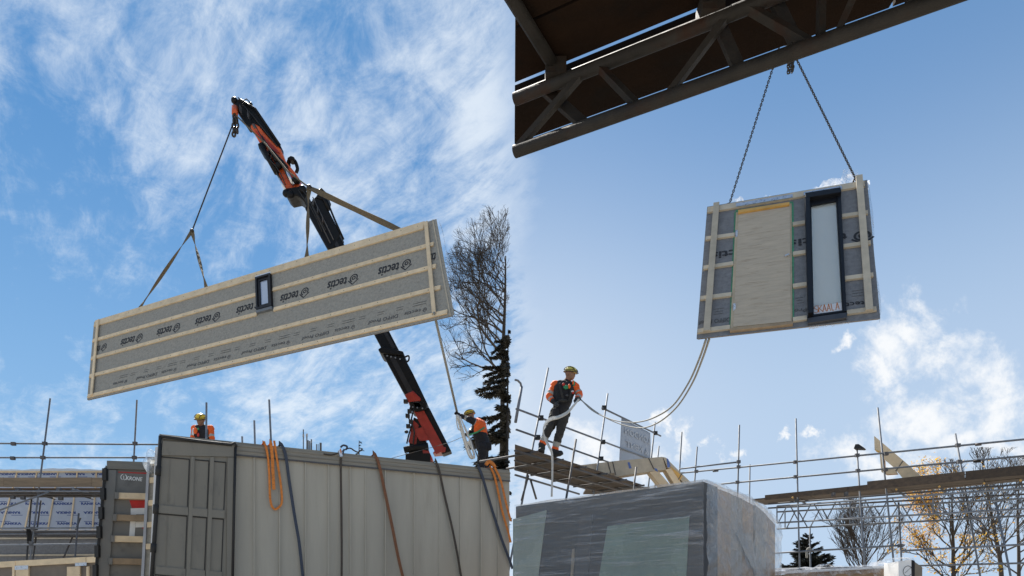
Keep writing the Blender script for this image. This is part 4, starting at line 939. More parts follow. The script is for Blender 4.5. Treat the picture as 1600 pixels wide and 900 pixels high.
tag(MB().tube(curve_pts([P(612, 716, 18.5), P(660, 703, 18.3), P(700, 692, 18), P(722, 683, 17.4), P(731, 680, 16.7)], 5), .007, 5).build('safety_line', STEEL_D), 'thin safety wire strung from the crane base to the bending worker', 'cable')

# ------------------------------------------------------------------ right: overhead scaffold bridge
zc = EYE + 1.9
c0 = PZ(804.5, 237, zc); c1 = PZ(1470, 0, zc); cd = (c1 - c0).normalized(); cn = V(-cd.y, cd.x, 0)
if cn.y < 0: cn = -cn
cp = thing('scaffold_bridge', V(c0.x + 2, c0.y - 1, 0), 'dark rusty lattice beam and plank deck passing close overhead', 'scaffold')
XL = c0.x
def onx(p): t = (XL - p.x) / cd.x; return p + cd * t          # slide along the beam to its end
END = c0 + cd * 3.4
gd = tube('beam_chord', c0, END, cp, .0245, RUSTY, 14)
cu0 = onx(c0 + V(0, 0, .215)); tube('beam_chord', cu0, END + V(0, 0, .215), cp, .0245, RUSTY, 14)
def on_lo(px): # point of lower chord at photo column
    t = ((px - CX) / F * c0.y - c0.x) / (cd.x - (px - CX) / F * cd.y); return c0 + cd * t
for (lo, hi, w) in ((808, 907, .030), (995, 938, .030), (1045, 1134, .030), (1265, 1172, .030), (1282, 1284, .03), (1308, 1358, .030), (1420, 1440, .03)):
    a, b = on_lo(lo), on_lo(hi) + V(0, 0, .215)
    b = on_lo(hi); D_up = b.y; b = b + V(0, 0, .205)
    MB().bar(a + V(0, 0, .01), b, .022, w, up=(0, -1, 0.2)).build('beam_strut', RUSTY, cp)
# tubes crossing under the planks, beyond the beam
for (x0, x1) in ((905, 845), (1150, 1118), (1245, 1207)):
    a = on_lo(x0) + V(0, 0, .03) + cn * .02; b = on_lo(x1) + V(0, 0, .24) - cn * .5
    MB().bar(on_lo(x0) + cn * .06 + V(0, 0, .05), on_lo(x1) + V(0, 0, .235) + cn * .03, .045, .02, up=(0, -1, 0.2)).build('beam_strut', RUSTY, cp)
zb = EYE + 2.2
off = (PZ(805, 224.0, zb) - c0).dot(cn)
wd = [.332, .245, .245, .245, .245, .245, .245]; acc = off
for k, w in enumerate(wd):
    s = c0.copy(); s.z = zb; p_hi = acc; p_lo = acc - w
    gap = .058 if k == 0 else .012
    def cpnt(o): q = V(c0.x, c0.y, zb) + cn * o; return onx(q)
    cuts = [0, 1.55 + .35 * math.sin(k * 2.7), 3.3]
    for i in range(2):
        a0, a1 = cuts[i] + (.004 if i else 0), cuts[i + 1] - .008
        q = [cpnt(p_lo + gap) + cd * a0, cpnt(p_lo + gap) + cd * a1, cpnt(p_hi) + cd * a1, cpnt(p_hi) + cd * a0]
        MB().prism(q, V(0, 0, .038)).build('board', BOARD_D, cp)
    acc -= w
# under-deck transoms carrying the planks
for (lo, ww) in ((868, .05), (1110, .05), (1330, .05)):
    q = on_lo(lo); q = V(q.x, q.y, zb - .028); tube('transom', q + cn * .12, q - cn * 1.35, cp, .0242, RUSTY, 10)
    MB().box(V(q.x - .04, q.y - .045, zb - .075), V(q.x + .04, q.y + .05, zb - .012)).build('coupler', RUSTY, cp)
# rail tube on top of the beam and far standards that hold it up
for t in (2.6, 3.3):
    for o in (.07, -1.2): q = c0 + cd * t + cn * o; tube('standard', V(q.x, q.y, 0), V(q.x, q.y, zb + 1.1), cp, .0242, RUSTY)

# ------------------------------------------------------------------ right: hanging door panel
PB = quadplane((1105, 323), (1355, 281), (1375.5, 497.5), (1088.3, 529.5), 2.9)
Zm = lambda x, y: (1060 + x / 3.0, 250 + y / 3.0)          # coordinates noted on a 3x enlargement
pb = thing('wall_panel', PB.c[3] - PB.n * .25, 'square wall panel with plywood door and tall window hanging on chains', 'wall panel')
def pbs(pts, w0, w1, m, name, parent=pb, zoom=True):
    mb = MB(); PB.slab(mb, [Zm(*p) for p in pts] if zoom else pts, w0, w1); return mb.build(name, m, parent)
def pbt(a, b, wid, m=TIMBER_G, w0=.002, w1=.03, name='batten'):
    mb = MB(); PB.strip(mb, Zm(*a), Zm(*b), wid, w0, w1); return mb.build(name, m, pb)
PBE = slab_dir(PB)
def pb_uv(x, y): q_ = PB.px(*Zm(x, y)) - PB.c[0]; s_ = Matrix((PB.U, PB.Vd, PB.n)).transposed().inverted() @ q_; return s_.x, s_.y
u_a = pb_uv(612, 480)[0] + .012; u_b = pb_uv(763, 480)[0] - .004; v_a = pb_uv(680, 205)[1]; v_b = pb_uv(700, 728)[1]
for nm, m_, d0, d1 in (('membrane_face', MEMB_D, 0, .012), ('insulation_core', mat('core_brown', (.16, .13, .10), .9), .014, .20)):      # built around the window opening
    for (ua, va, ub, vb_) in ((0, 0, u_a, 1), (u_b, 0, 1, 1), (u_a, 0, u_b, v_a), (u_a, v_b, u_b, 1)):
        MB().prism([PB.c[0] + PB.U * a_ + PB.Vd * b_ + PBE * d0 for a_, b_ in ((ua, va), (ub, va), (ub, vb_), (ua, vb_))], PBE * (d1 - d0)).build(nm, m_, pb)
pbt((137, 242), (872, 118), .125, name='top_rail')
for a, b in (((128, 375), (264, 356)), ((117, 512), (257, 491)), ((103, 655), (249, 636)), ((90, 809), (242, 790)), ((535, 308), (592, 299)), ((536, 447), (595, 438)), ((536, 598), (600, 589)), ((537, 755), (601, 746)), ((760, 271), (887, 252)), ((770, 412), (900, 394)), ((780, 562), (912, 545)), ((789, 722), (927, 704))): pbt(a, b, .075)
pbt((179, 215), (133, 815), .085, w0=.032, w1=.058, name='counter_batten'); pbt((845, 88), (893, 718), .085, w0=.032, w1=.058, name='counter_batten')
# door
db = pbs([(270, 250), (530, 207), (534, 770), (243, 800)], .002, .014, mat('plywood_casing', (.47, .38, .26), .7), 'door')
for k in range(1):
    pbs([(282, 262), (522, 224), (527, 762), (257, 788)], .016, .022, VENEER, 'door_leaf', db)
grain = MB(); rg = random.Random(3)
for k in range(15):
    t = rg.random(); yl = 270 + 510 * t; xl = 280 - 24 * t; xr = 522 + 5 * t; x0 = xl + (xr - xl) * rg.random() * .6; x1 = min(xr, x0 + 30 + 160 * rg.random()); sl_ = -.15 + .06 * t
    pts = [(x0 + (x1 - x0) * i / 5, yl + (x0 + (x1 - x0) * i / 5 - xl) * sl_ + rg.uniform(-2, 2)) for i in range(6)]
    for i in range(5):
        a, b = pts[i], pts[i + 1]; h = .7 + rg.random() * .9; q = [PB.px(*Zm(*a), .0235), PB.px(*Zm(*b), .0235), PB.px(*Zm(b[0], b[1] + h), .0235), PB.px(*Zm(a[0], a[1] + h), .0235)]; grain.add(q, [(0, 1, 2, 3)])
grain.build('wood_grain', mat('grain_line', (.385, .315, .23), .8, var=.2), db, fix=False)
pbs([(280, 250), (520, 212), (520, 222), (280, 262)], .018, .05, TIMBER_O, 'head_strip', db)
pbs([(243, 801), (536, 769), (536, 780), (241, 812)], .0, .04, TIMBER_B, 'threshold', db)
for (p, m) in (([(263, 246), (272, 246), (247, 790), (238, 790)], GREEN_T), ([(531, 205), (540, 203), (542, 745), (535, 745)], GREEN_T), ([(268, 236), (538, 196), (538, 205), (268, 247)], GREEN_T)): pbs(p, .002, .006, m, 'sealing_tape')
pbs([(270, 215), (535, 172), (535, 187), (270, 230)], .036, .04, SILVER, 'sealing_tape'); pbs([(586, 163), (765, 133), (765, 148), (586, 178)], .036, .041, SILVER, 'sealing_tape')
q = PB.px(*Zm(513, 455), .03); MB().ball(q, .02, n=8, m=6).build('door_handle', CHROME, db, True); MB().bar(q + V(0, -.03, 0), q + V(-.06, -.035, -.03), .015, .015).build('door_lever', CHROME, db)
for (x, y) in ((272, 355), (262, 700)): qq = PB.px(*Zm(x, y), .03); MB().box(qq - V(.015, .01, .05), qq + V(.015, .01, .05)).build('hinge', SILVER, db)
# window
wn = pbs([(592, 186), (756, 160), (760, 182), (597, 208)], .002, .10, WFRAME, 'window')
for (p, w) in (([(592, 205), (613, 203), (628, 745), (606, 748)], .10), ([(744, 180), (760, 178), (786, 722), (773, 726)], .05), ([(606, 742), (786, 716), (787, 728), (607, 754)], .03)): pbs(p, .002, w, WFRAME, 'window_frame', wn)
for p in ([(612, 205), (744, 183), (745, 202), (613, 226)], [(613, 222), (622, 221), (634, 738), (627, 740)], [(738, 203), (745, 202), (774, 717), (767, 719)], [(627, 735), (774, 714), (774, 721), (628, 743)]): pbs(p, .003, .035, WFRAME, 'sash', wn)
pbs([(616, 222), (743, 200), (773, 718), (629, 740)], .004, .012, PANE_B, 'pane', wn)
# white backing behind the glass
pbs([(606, 754.5), (787, 728.5), (787, 752), (606, 777)], .0, .045, mat('sill_charcoal', (.045, .047, .055), .5), 'sill', wn)
pbs([(627, 694), (768, 672), (771, 712), (629, 734)], .0125, .0155, LABELW, 'paper_label', wn)
mb = MB(); ex = (PB.px(*Zm(765, 714)) - PB.px(*Zm(635, 734))).normalized(); ey = PB.n.cross(ex).normalized()
if ey.z < 0: ey = -ey
def hand_stroke(strokes, x0, sc_):
    for s in strokes: stroke(mb, [(x0 + x * sc_ * .40, y * sc_) for x, y in s], .009, lo, ex, ey)
lo = PB.px(*Zm(633, 724), .018); S = .135
arcS = [(.95, .88), (.6, 1.0), (.2, .85), (.15, .65), (.55, .5), (.9, .35), (.8, .1), (.4, -.02), (.05, .12)]
Kk = [[(.1, 0), (.1, 1)], [(.95, 1), (.15, .45)], [(.3, .55), (1.0, 0)]]; Aa = [[(0, 0), (.55, 1)], [(.55, 1), (.75, 0)], [(.15, .33), (.72, .36)]]; Ll = [[(.15, 1), (.15, 0)], [(.15, .02), (.6, .02)]]
wlab = (PB.px(*Zm(756, 700)) - PB.px(*Zm(633, 720))).length
for i, gl_ in enumerate(([arcS], Kk, Aa, Aa, Ll, Aa)): hand_stroke(gl_, wlab * (i / 6.15) + .01, S)
mb.build('label_lettering', LABELO, wn, fix=False)
# printing on the membrane
exu = -PB.U.normalized(); eyu = PB.n.cross(exu).normalized()
if eyu.z > 0: eyu = -eyu
def pprint(s, right_px, size, width, m, logo=0.0, b=.011):
    mb = MB(); o_ = PB.px(*Zm(*right_px), .0035); 
    text_on(mb, s, o_, exu, eyu, size, width=width, bold=b)
    if logo: drop_logo(mb, o_ - exu * logo * 1.2, exu, eyu, logo)
    return mb.build('print', m, pb, fix=False)
pprint('ctis', (272, 418), .22, .33, PRINT); pprint('tis', (625, 362), .22, .30, PRINT); pprint('t', (790, 342), .22, .07, PRINT, .26)
pprint('DIFFO Proof', (243, 738), .11, .40, PRINT_S, b=.003); pprint('Proof', (600, 693), .10, .24, PRINT_S, b=.003); pprint('tectis', (872, 660), .12, .29, PRINT, b=.003)
lines = MB()
for (x, y, w) in ((165, 700, 50), (170, 712, 40), (165, 724, 45), (550, 648, 35), (552, 660, 30), (555, 672, 34), (812, 615, 60), (815, 627, 50), (812, 640, 58)):
    PB.slab(lines, [Zm(x, y), Zm(x + w, y - w * .14), Zm(x + w, y - w * .14 + 2), Zm(x, y + 2)], .003, .0035)
lines.build('small_print', PRINT_S, pb)
# loose plastic sheeting on top and down the side
def sheet(name, rows, m, parent): 
    mb = MB(); a = [[Vector(p) for p in r] for r in rows]; n = len(a[0])
    vs = [p for r in a for p in r]; fs = [(i * n + k, i * n + k + 1, (i + 1) * n + k + 1, (i + 1) * n + k) for i in range(len(a) - 1) for k in range(n - 1)]
    mb.add(vs, fs); return mb.build(name, m, parent, True, fix=False)
rq = random.Random(11)
top_x = list(range(215, 910, 12)); rows = []
prof = lambda x: (46 if 240 < x < 300 else 18 + 10 * math.sin(x * .05)) if x < 470 else (10 if x < 570 else (52 * max(0, math.sin((x - 570) / 300 * math.pi)) * .75 + (18 if x > 660 else 0) + (46 if 770 < x < 850 else 0)))
for j in range(5):
    r = []
    for x in top_x:
        yb_ = 222 - (x - 135) * .172; h = prof(x) * (1 - j / 4.0 if j else 1); w = -.06 - .035 * j + rq.uniform(-.015, .015)
        r.append(PB.px(*Zm(x + rq.uniform(-4, 4), yb_ - max(h, 0) * (1, .85, .55, .25, -.1)[j] + rq.uniform(-2, 2) + 4), w))
    rows.append(r)
sheet('plastic_sheet', rows, PLASTIC, pb)
rows = []
for i in range(22):
    t = i / 21; x = 888 + 58 * t; y = 100 + 640 * t; bul = 14 + 10 * math.sin(t * 9) * math.sin(t * 3.1)
    rows.append([PB.px(*Zm(x + bul * s * (1.0 if t < .9 else (1 - t) * 10) + rq.uniform(-2, 2), y - bul * s * .1), -.02 - .08 * s) for s in (0, .35, .7, 1.0)])
sheet('plastic_sheet', rows, PLASTIC, pb)
mb = MB(); 
for i in range(12):
    t = i / 11; 
    if i < 11: PB.slab(mb, [Zm(612 + 190 * t, 781 - 26 * t), Zm(612 + 190 * (t + .09), 781 - 26 * (t + .09)), Zm(612 + 190 * (t + .09), 786 - 26 * (t + .09) + rq.uniform(-1, 3)), Zm(612 + 190 * t, 786 - 26 * t + rq.uniform(-1, 3))], -.02, -.005)
mb.build('plastic_scrap', PLASTIC, pb)
# chains
pk1, pk2 = PB.px(*Zm(236, 190), -.08), PB.px(*Zm(838, 70), -.08)
ck = thing('chain_sling', PB.px(1231, 75, -.05), 'two-legged chain sling with eye hooks carrying the door panel', 'chain')
apex = P(1229, 60, pk1.y * .5 + pk2.y * .5 + .1)
chain(MB(), [apex + V(-.08, 0, -.05), pk1], .0065, .045, 5).build('chain_leg', CHAIN, ck); chain(MB(), [apex + V(.02, 0, -.05), pk2], .0065, .045, 5).build('chain_leg', CHAIN, ck)
for x, yb_ in ((1231.5, 115), (1234, 114), (1237.5, 113.5), (1239, 111)): chain(MB(), [P(x, 62, apex.y), P(x, yb_, apex.y)], .010, .055, 5).build('spare_chain', CHAIN, ck)
for p in (pk1, pk2): MB().tube([p + V(.045 * math.cos(a), 0, -.02 + .055 * math.sin(a)) for a in [2 * math.pi * i / 12 for i in range(13)]], .012, 6, False).build('eye_hook', CHAIN, ck, True)
MB().ball(apex, .09, n=10, m=8).build('master_ring', CHAIN, ck, True); MB().tube([apex, apex + V(0, 0, 9)], .012, 6).build('hoist_rope', CHAIN, ck)

# ------------------------------------------------------------------ right: worker's scaffold deck
ZD = 5.0
e0 = PZ(804.5, 694, ZD); e1 = PZ(1000, 756, ZD); ed = (e1 - e0); ed.z = 0; ed.normalize(); en = V(-ed.y, ed.x, 0)      # en points away
if en.y < 0: en = -en
sw = thing('scaffold', V(1.5, 16.5, 0), 'scaffold deck with blue-grey guard rails where the rope worker stands', 'scaffold')
def slide(p): return p + ed * ((e0.x - p.x) / ed.x)
WD = .225
LEN = (e1 - e0).length
for k in range(6):
    o = k * (WD + .008); a = slide(V(e0.x, e0.y, 0) + en * o); a2 = slide(V(e0.x, e0.y, 0) + en * (o + WD))
    b = V(e0.x, e0.y, 0) + en * o + ed * (LEN + rng.uniform(-.1, .5)); b2 = b + en * WD
    MB().prism([V(q.x, q.y, ZD - .04) for q in (a, b, b2, a2)], V(0, 0, .038)).build('board', BOARD, sw)
GP = Plane(slide(V(e0.x, e0.y, 0) + en * 1.15), en)
NPl = Plane(V(e0.x, e0.y, 0) - en * .06, en)
for pl, o in ((NPl, .02), (GP, 1.05)):
    a = slide(V(e0.x, e0.y, ZD - .115) + en * o); tube('ledger', a, a + ed * (LEN + .9), sw, .0242, STEEL_D)
a = slide(V(e0.x, e0.y, ZD - .115) + en * .55); tube('ledger', a, a + ed * (LEN + .6), sw, .0242, STEEL_D)
for k in range(6):
    q = V(e0.x, e0.y, ZD - .066) + ed * (.55 + k * .92); tube('transom', q - en * .16, q + en * 1.35, sw, .0242, STEEL_D)
tube('ledger', GP.px(804.8, 742), GP.px(905, 772), sw, .0242, STEEL)
for (t, b) in (((856.5, 575), (831.5, 703)), ((949.5, 615), (934.5, 722)), ((1023.5, 660), (1017, 722)), ((1029.5, 697), (1027, 722))): standard(sw, t, b, 0, STEEL, GP)
for (t, b) in (((900, 686.5), (886, 771)), ((994, 730), (990.5, 760))): standard(sw, t, b, 0, STEEL_D, NPl)
MB().tube([GP.px(*p) for p in ((805.0, 593.5), (809, 594.5), (813.5, 599), (815, 606))], .024, 8).build('hoist_arm', STEEL, sw, True)
tube('standard', GP.px(815, 604), GP.px(805.5, 660), sw, .033, STEEL)
for (a, b) in (((825.5, 743), (815, 782)), ((829, 750), (838, 780))): tube('brace', GP.px(*a), GP.px(*b), sw, .0242, STEEL_D)
for (a, b) in (((804.8, 639), (1019, 719.5)), ((804.8, 671.5), (951, 723)), ((939, 637.5), (1031, 681.5))): tube('guard_rail', GP.px(*a, .03), GP.px(*b, .03), sw, .0242, STEEL)
for (x, y) in ((843, 653.5), (838, 684), (942, 637.5), (940, 691), (937, 717), (1022, 677)): coupler(GP.px(x, y, .04), sw, .06, RUBBER)

# banner on the rail
bn = MB(); rows = []
for i in range(13):
    r = []
    for k in range(13):
        t, s = i / 12, k / 12; xt, yt = 970.5 + 45 * s, 653.5 + 22.5 * s; xb, yb_ = 968 + 47.5 * s, 724 + 3 * s
        r.append(GP.px(xt + (xb - xt) * t + (1.2 * math.sin(t * 3) if k == 12 else 0), yt + (yb_ - yt) * t, .005 - .02 * math.sin(s * 7 + t * 2) * t))
    rows.append(r)
bo = sheet('banner', rows, BANNER, None); tag(bo, 'pale blue-grey mesh banner seen from behind, tied to the guard rail', 'banner')
md = bo.modifiers.new('th', 'SOLIDIFY'); md.thickness = .004
tm = MB(); bx = (GP.px(1013, 690) - GP.px(973, 672)).normalized(); bz = V(0, 0, 1)
text_on(tm, 'LONDON', GP.px(1014, 694.5, .035), -bx, bz, .24, width=(GP.px(1013, 690) - GP.px(973, 672)).length * .98, bold=.008)
text_on(tm, '& KENT', GP.px(1012, 712, .035), -bx, bz, .24, width=(GP.px(1013, 690) - GP.px(975, 672)).length * .92, bold=.008)
bt = tm.build('lettering', BANNER_T, bo, fix=False)

# rope worker
vest_k = ([CLOTH_K], None)
DW = 14.75
r3, j3 = person('standing worker in orange sleeves, harness and kneepads paying out white rope', dict(head=(891.5, 584.5, -.05), neck=(886, 597, 0), shL=(867, 602, -.02), shR=(898, 604.5, -.06), elL=(857.5, 620, -.06), elR=(905.5, 617, -.12),
       wrL=(865.5, 628, -.2), wrR=(901, 625.5, -.34), haL=(872, 635, -.24), haR=(905.5, 622.5, -.42), hipL=(869, 645, .02), hipR=(881.5, 646, -.05), knL=(857.5, 671, -.08), knR=(874.5, 676, -.12), anL=(846.5, 695.5, -.10), anR=(867, 703.5, -.02), footL=(844.5, 703.5, -.22), footR=(876, 710.5, -.16)),
       DW, (.80, -.55, -.22), HELM2, dict(col=col_hivis, vest=vest_k, k=1.26, chest=((-.05, .10, .03, .06, GREENW), (-.005, .09, .025, .055, REDW), (.10, -.0, .03, .025, REDW), (-.08, .11, .018, .05, HIVIS)), pouch=((.15, .0, -.06), (-.17, .0, -.02)), glove=mat('grey_glove', (.055, .055, .058), .8)), ZD)
# chest harness seen from the front
for (x, y, w, h, m) in ((884.5, 605, .055, .045, GREENW), (880.5, 600.5, .03, .03, REDW), (889.5, 603.5, .028, .05, HIVIS), (894.5, 611.5, .03, .02, LABELW), (895.5, 614, .028, .022, REDW), (880, 626, .10, .035, CLOTH_G), (886, 618, .03, .02, STEEL_D)):
    MB().ball(P(x, y, DW - .25), w, .03, h, n=10, m=6).build('harness_patch', m, r3, True)
for pts in (((873, 599), (877, 612), (880, 626)), ((893, 600), (892, 614), (889, 627))): MB().ribbon(curve_pts([P(x, y, DW - (.17, .25, .24)[i]) for i, (x, y) in enumerate(pts)], 4), V(.045, 0, 0), V(0, -1, 0), .012).build('harness_strap', CLOTH_G, r3)
# kneeling pads / thigh pockets
for s, q in (('L', .92), ('R', .92)):
    p = j3['hip' + s].lerp(j3['kn' + s], q) + V(.02, -.075, 0); o = MB().box(p - V(.05, .02, .09), p + V(.05, .02, .07)).build('knee_pad', CLOTH_G, r3); b_ = o.modifiers.new('b', 'BEVEL'); b_.width = .02; b_.segments = 2
# his ropes
rp = MB(); pan1, pan2 = PB.px(1103, 530, -.05), PB.px(1107.5, 529.5, -.05)
def dep(pts, d0, d1): n = len(pts) - 1; return [P(x, y, d0 + (d1 - d0) * i / n) for i, (x, y) in enumerate(pts)]
ropt = thing('tag_line', j3['haR'], 'pair of slack webbing lines curving from the door panel to the standing worker', 'rope')
for pts in (((1103, 531), (1092, 562), (1076, 598), (1052, 633), (1025, 651), (1000, 659), (975, 659.5), (950, 653.5), (925, 641), (906.5, 623)), ((1108, 530), (1097, 562), (1082, 598), (1060, 633), (1035, 656), (1012, 667), (992, 668), (965, 661), (935, 646), (906.5, 624))):
    q = curve_pts(dep(pts, pan1.y, DW - .42), 6)
    MB().tube(q, [.017 - .006 * min(1, i / len(q) * 1.6) for i in range(len(q))], 6).build('webbing_line', ROPE_G, ropt, True)
wr = thing('hand_rope', j3['haR'] + V(0, 0, -.5), 'bundle of white rope draped from the worker\'s hands over the deck edge', 'rope')
for k in range(3):
    d = k * 1.6 - 1.6
    pts = ((905, 623 + d * .4), (897, 633 + d * .6), (886, 645 + d), (872, 652 + d), (860, 655 + d * 1.2), (851.5, 663 + d), (849, 675 + d * .5), (853 + d * .6, 688), (858 + d * .5, 698), (862.5 + d * .4, 710), (863 + d * .3, 740), (862 + d * .3, 776))
    q = curve_pts([P(x, y, DW - .44 - .03 * k if i < 8 else DW - .62 - .02 * k) for i, (x, y) in enumerate(pts)], 5); MB().tube(q, .015, 6).build('strand', ROPE_W, wr, True)

# ------------------------------------------------------------------ right: bundle of timber trusses
DB = 18.4
tbn = thing('truss_bundle', P(980, 748, DB), 'banded bundle of pale roof trusses lying on the worker\'s deck', 'timber truss')
BP = Plane((0, DB, 0), (0, -1, 0))
def bp(pts, w0, w1, m, name, parent=tbn): mb = MB(); BP.slab(mb, pts, w0, w1); return mb.build(name, m, parent)
for k in range(4):
    w = -.09 * k
    bp([(906 + k, 727 - k * .7), (962, 720.2 - k * .4), (1035, 713.7 - k * .3), (1041, 733.5), (1016, 736.7), (964, 744.5), (920, 738)], w - .082, w, TIMBER_G, 'truss_chord')
    bp([(1015, 737.4), (1028, 735.3), (1060, 773), (1047, 777)], w - .082, w - .002, TIMBER, 'truss_web')
    bp([(1040, 733.6), (1050, 731.5), (1076, 773), (1064, 773)], w - .082, w - .002, TIMBER, 'truss_web')
    bp([(1036, 713.9), (1040, 714.8), (1096, 770), (1082, 773), (1051, 733), (1043.5, 731)], w - .082, w - .003, TIMBER_G if k < 3 else TIMBER, 'truss_rafter')
bp([(1046, 727), (1066, 744), (1062, 751)], .0, .012, TIMBER_O, 'gusset')
for p in ([(980.5, 722.6), (983.5, 722), (987, 731.5), (983, 732.3)], [(1041.5, 715.5), (1044.5, 718), (1048, 729), (1043, 731)], [(1022.5, 731.5), (1026.5, 732.3), (1028, 737.5), (1023.5, 735)]): bp(p, .001, .006, BLUE_T, 'tape_patch')
for (xa, ya, xb, yb_) in ((949.5, 722, 955, 741), (1013.5, 716, 1022, 733.5), (1066, 739, 1060, 749), (957, 721, 962, 742)): MB().tube([BP.px(xa, ya, .008), BP.px(xb, yb_, .008)], .012, 6).build('steel_band', STEEL_D, tbn)
for x in (940, 955): MB().box(P(x - 2, 757, DB - .05), P(x + 2, 742.5 + (964 - x) * .1, DB + .3)).build('bearer', TIMBER_B, tbn)
# floor under the bundle
for k in range(4):
    MB().bar(V(P(915, 0, DB).x, DB - .15 + k * .235, ZD - .03), V(P(1012, 0, DB).x, DB - .15 + k * .235, ZD - .03), .225, .038).build('board', BOARD, sw)
for x in (940, 1005): tube('standard', V(P(x, 0, DB).x, DB + .2, 0), V(P(x, 0, DB).x, DB + .2, ZD - .05), sw)

# ------------------------------------------------------------------ right: film-wrapped stack
ZB = 3.0
w0 = PZ(1100, 749, ZB); wl = PZ(804.5, 789, ZB); wr_ = PZ(1217, 795, ZB)
dl = V(wl.x - w0.x, wl.y - w0.y, 0); drr = V(wr_.x - w0.x, wr_.y - w0.y, 0); LL, LR = dl.length, drr.length; dl.normalize(); drr.normalize()
ws_ = thing('wrapped_stack', V((wl.x + wr_.x) / 2, (wl.y + wr_.y) / 2, 0), 'tall stack of dark window panels wrapped in clear stretch film', 'wrapped pallet')
nl = V(dl.y, -dl.x, 0); nl = nl if nl.y < 0 else -nl
nr_ = V(drr.y, -drr.x, 0); nr_ = nr_ if nr_.x > 0 else -nr_
base = V(w0.x, w0.y, 0)
WL = Plane(w0, nl); WR = Plane(w0, nr_)
inset = .05
def wcor(a, b, z): return base + dl * a + drr * b + V(0, 0, z)
def wbox(a0, a1, b0, b1, z0, z1): return MB().hexa([wcor(a0, b0, z0), wcor(a1, b0, z0), wcor(a1, b1, z0), wcor(a0, b1, z0)], [wcor(a0, b0, z1), wcor(a1, b0, z1), wcor(a1, b1, z1), wcor(a0, b1, z1)])
wbox(.02, LL, .02, .40, .15, ZB - .015).build('panel_stack', mat('wrapped_charcoal', (.034, .038, .046), .7, 0, .25, 3, rnd=.1), ws_)
nb = 5; bw = (LR - .42) / nb
drop = lambda b_: .17 * max(0, (b_ / LR - .55) / .45) ** 1.5
for k in range(nb):
    b0, b1 = .42 + bw * k, .42 + bw * (k + 1) - .012; a0 = .03 + .012 * (k % 3); t0, t1 = ZB - .025 - drop(b0), ZB - .025 - drop(b1)
    MB().hexa([wcor(a0, b0, .15), wcor(LL - .2, b0, .15), wcor(LL - .2, b1, .15), wcor(a0, b1, .15)], [wcor(a0, b0, t0), wcor(LL - .2, b0, t0), wcor(LL - .2, b1, t1), wcor(a0, b1, t1)]).build('panel_stack', [mat('wrapped_brown', (.24, .165, .10), .8, 0, .3, 5), mat('wrapped_grey', (.23, .195, .15), .8, 0, .25, 5)][k % 2], ws_)
for k in range(4): wbox(.1 + k * .55, .2 + k * .55, .1, LR - .2, 0, .15).build('pallet_bearer', TIMBER_B, ws_)
mb = MB(); WL.slab(mb, [(948, 822), (1076, 806), (1070, 930), (930, 930)], -.018, -.012); mb.build('pane', PANE_G, ws_)
mb = MB(); WL.slab(mb, [(800.5, 811), (853, 797), (836, 930), (800.5, 930)], -.018, -.012); mb.build('pane', PANE_L, ws_)
mb = MB(); WL.slab(mb, [(893, 858), (897, 857), (893, 930), (889, 930)], -.018, -.008); mb.build('mullion', MATS['wrapped_grey'], ws_)
mb = MB(); WL.slab(mb, [(905, 806), (925, 803), (915, 930), (893, 930)], -.018, -.014); mb.build('mullion', MATS['sill_charcoal'], ws_)
# right-hand end: pale triangular sheet behind film
mb = MB(); WR.slab(mb, [(1153, 833), (1176, 833), (1186, 895), (1176, 885)], -.02, -.012); mb.build('loose_sheet', MATS['wrapped_grey'], ws_)
# the film: a wavy shell
def film(name, nu, nv, f, m): 
    rows = [[f(i / nu, j / nv) for j in range(nv + 1)] for i in range(nu + 1)]; return sheet(name, rows, m, ws_)
import mathutils
nz = lambda x, y, z=0.0: mathutils.noise.noise(V(x, y, z))
film('stretch_film', 60, 110, lambda u, v: wcor(LL * u, -.0, 0) + nl * (.010 * nz(u * 4, v * 30) + .008 * nz(u * 9 + v * 3, v * 62, 4) + .012 * max(0, nz(u * 14 + v * 2, v * 1.5, 8)) * max(0, v - .75) * 4 + .008) + V(0, 0, .1 + (ZB - .1) * v) , WRAP)
film('stretch_film', 90, 100, lambda u, v: wcor(0, LR * u, 0) + nr_ * (.026 * nz(u * 6, v * 9, 3) + .030 * abs(nz(u * 9 + v * 4, v * 16 - u * 5, 5)) + .012 * abs(nz(u * 26, v * 38 + u * 9, 7)) + .05 * math.sin(u * 3.1) * math.sin(v * 3.1) + .02) + V(0, 0, .1 + (ZB - .1 + (-.17 * max(0, (u - .55) / .45) ** 1.5 + .03 * nz(u * 9, 2.2) * min(1, u * 5)) * v) * v), WRAP_S)
film('stretch_film', 24, 24, lambda u, v: wcor(LL * v, LR * u, ZB + .015 * nz(u * 7, v * 7) - .18 * max(0, (u - .55) / .45) ** 1.5), WRAP_S)

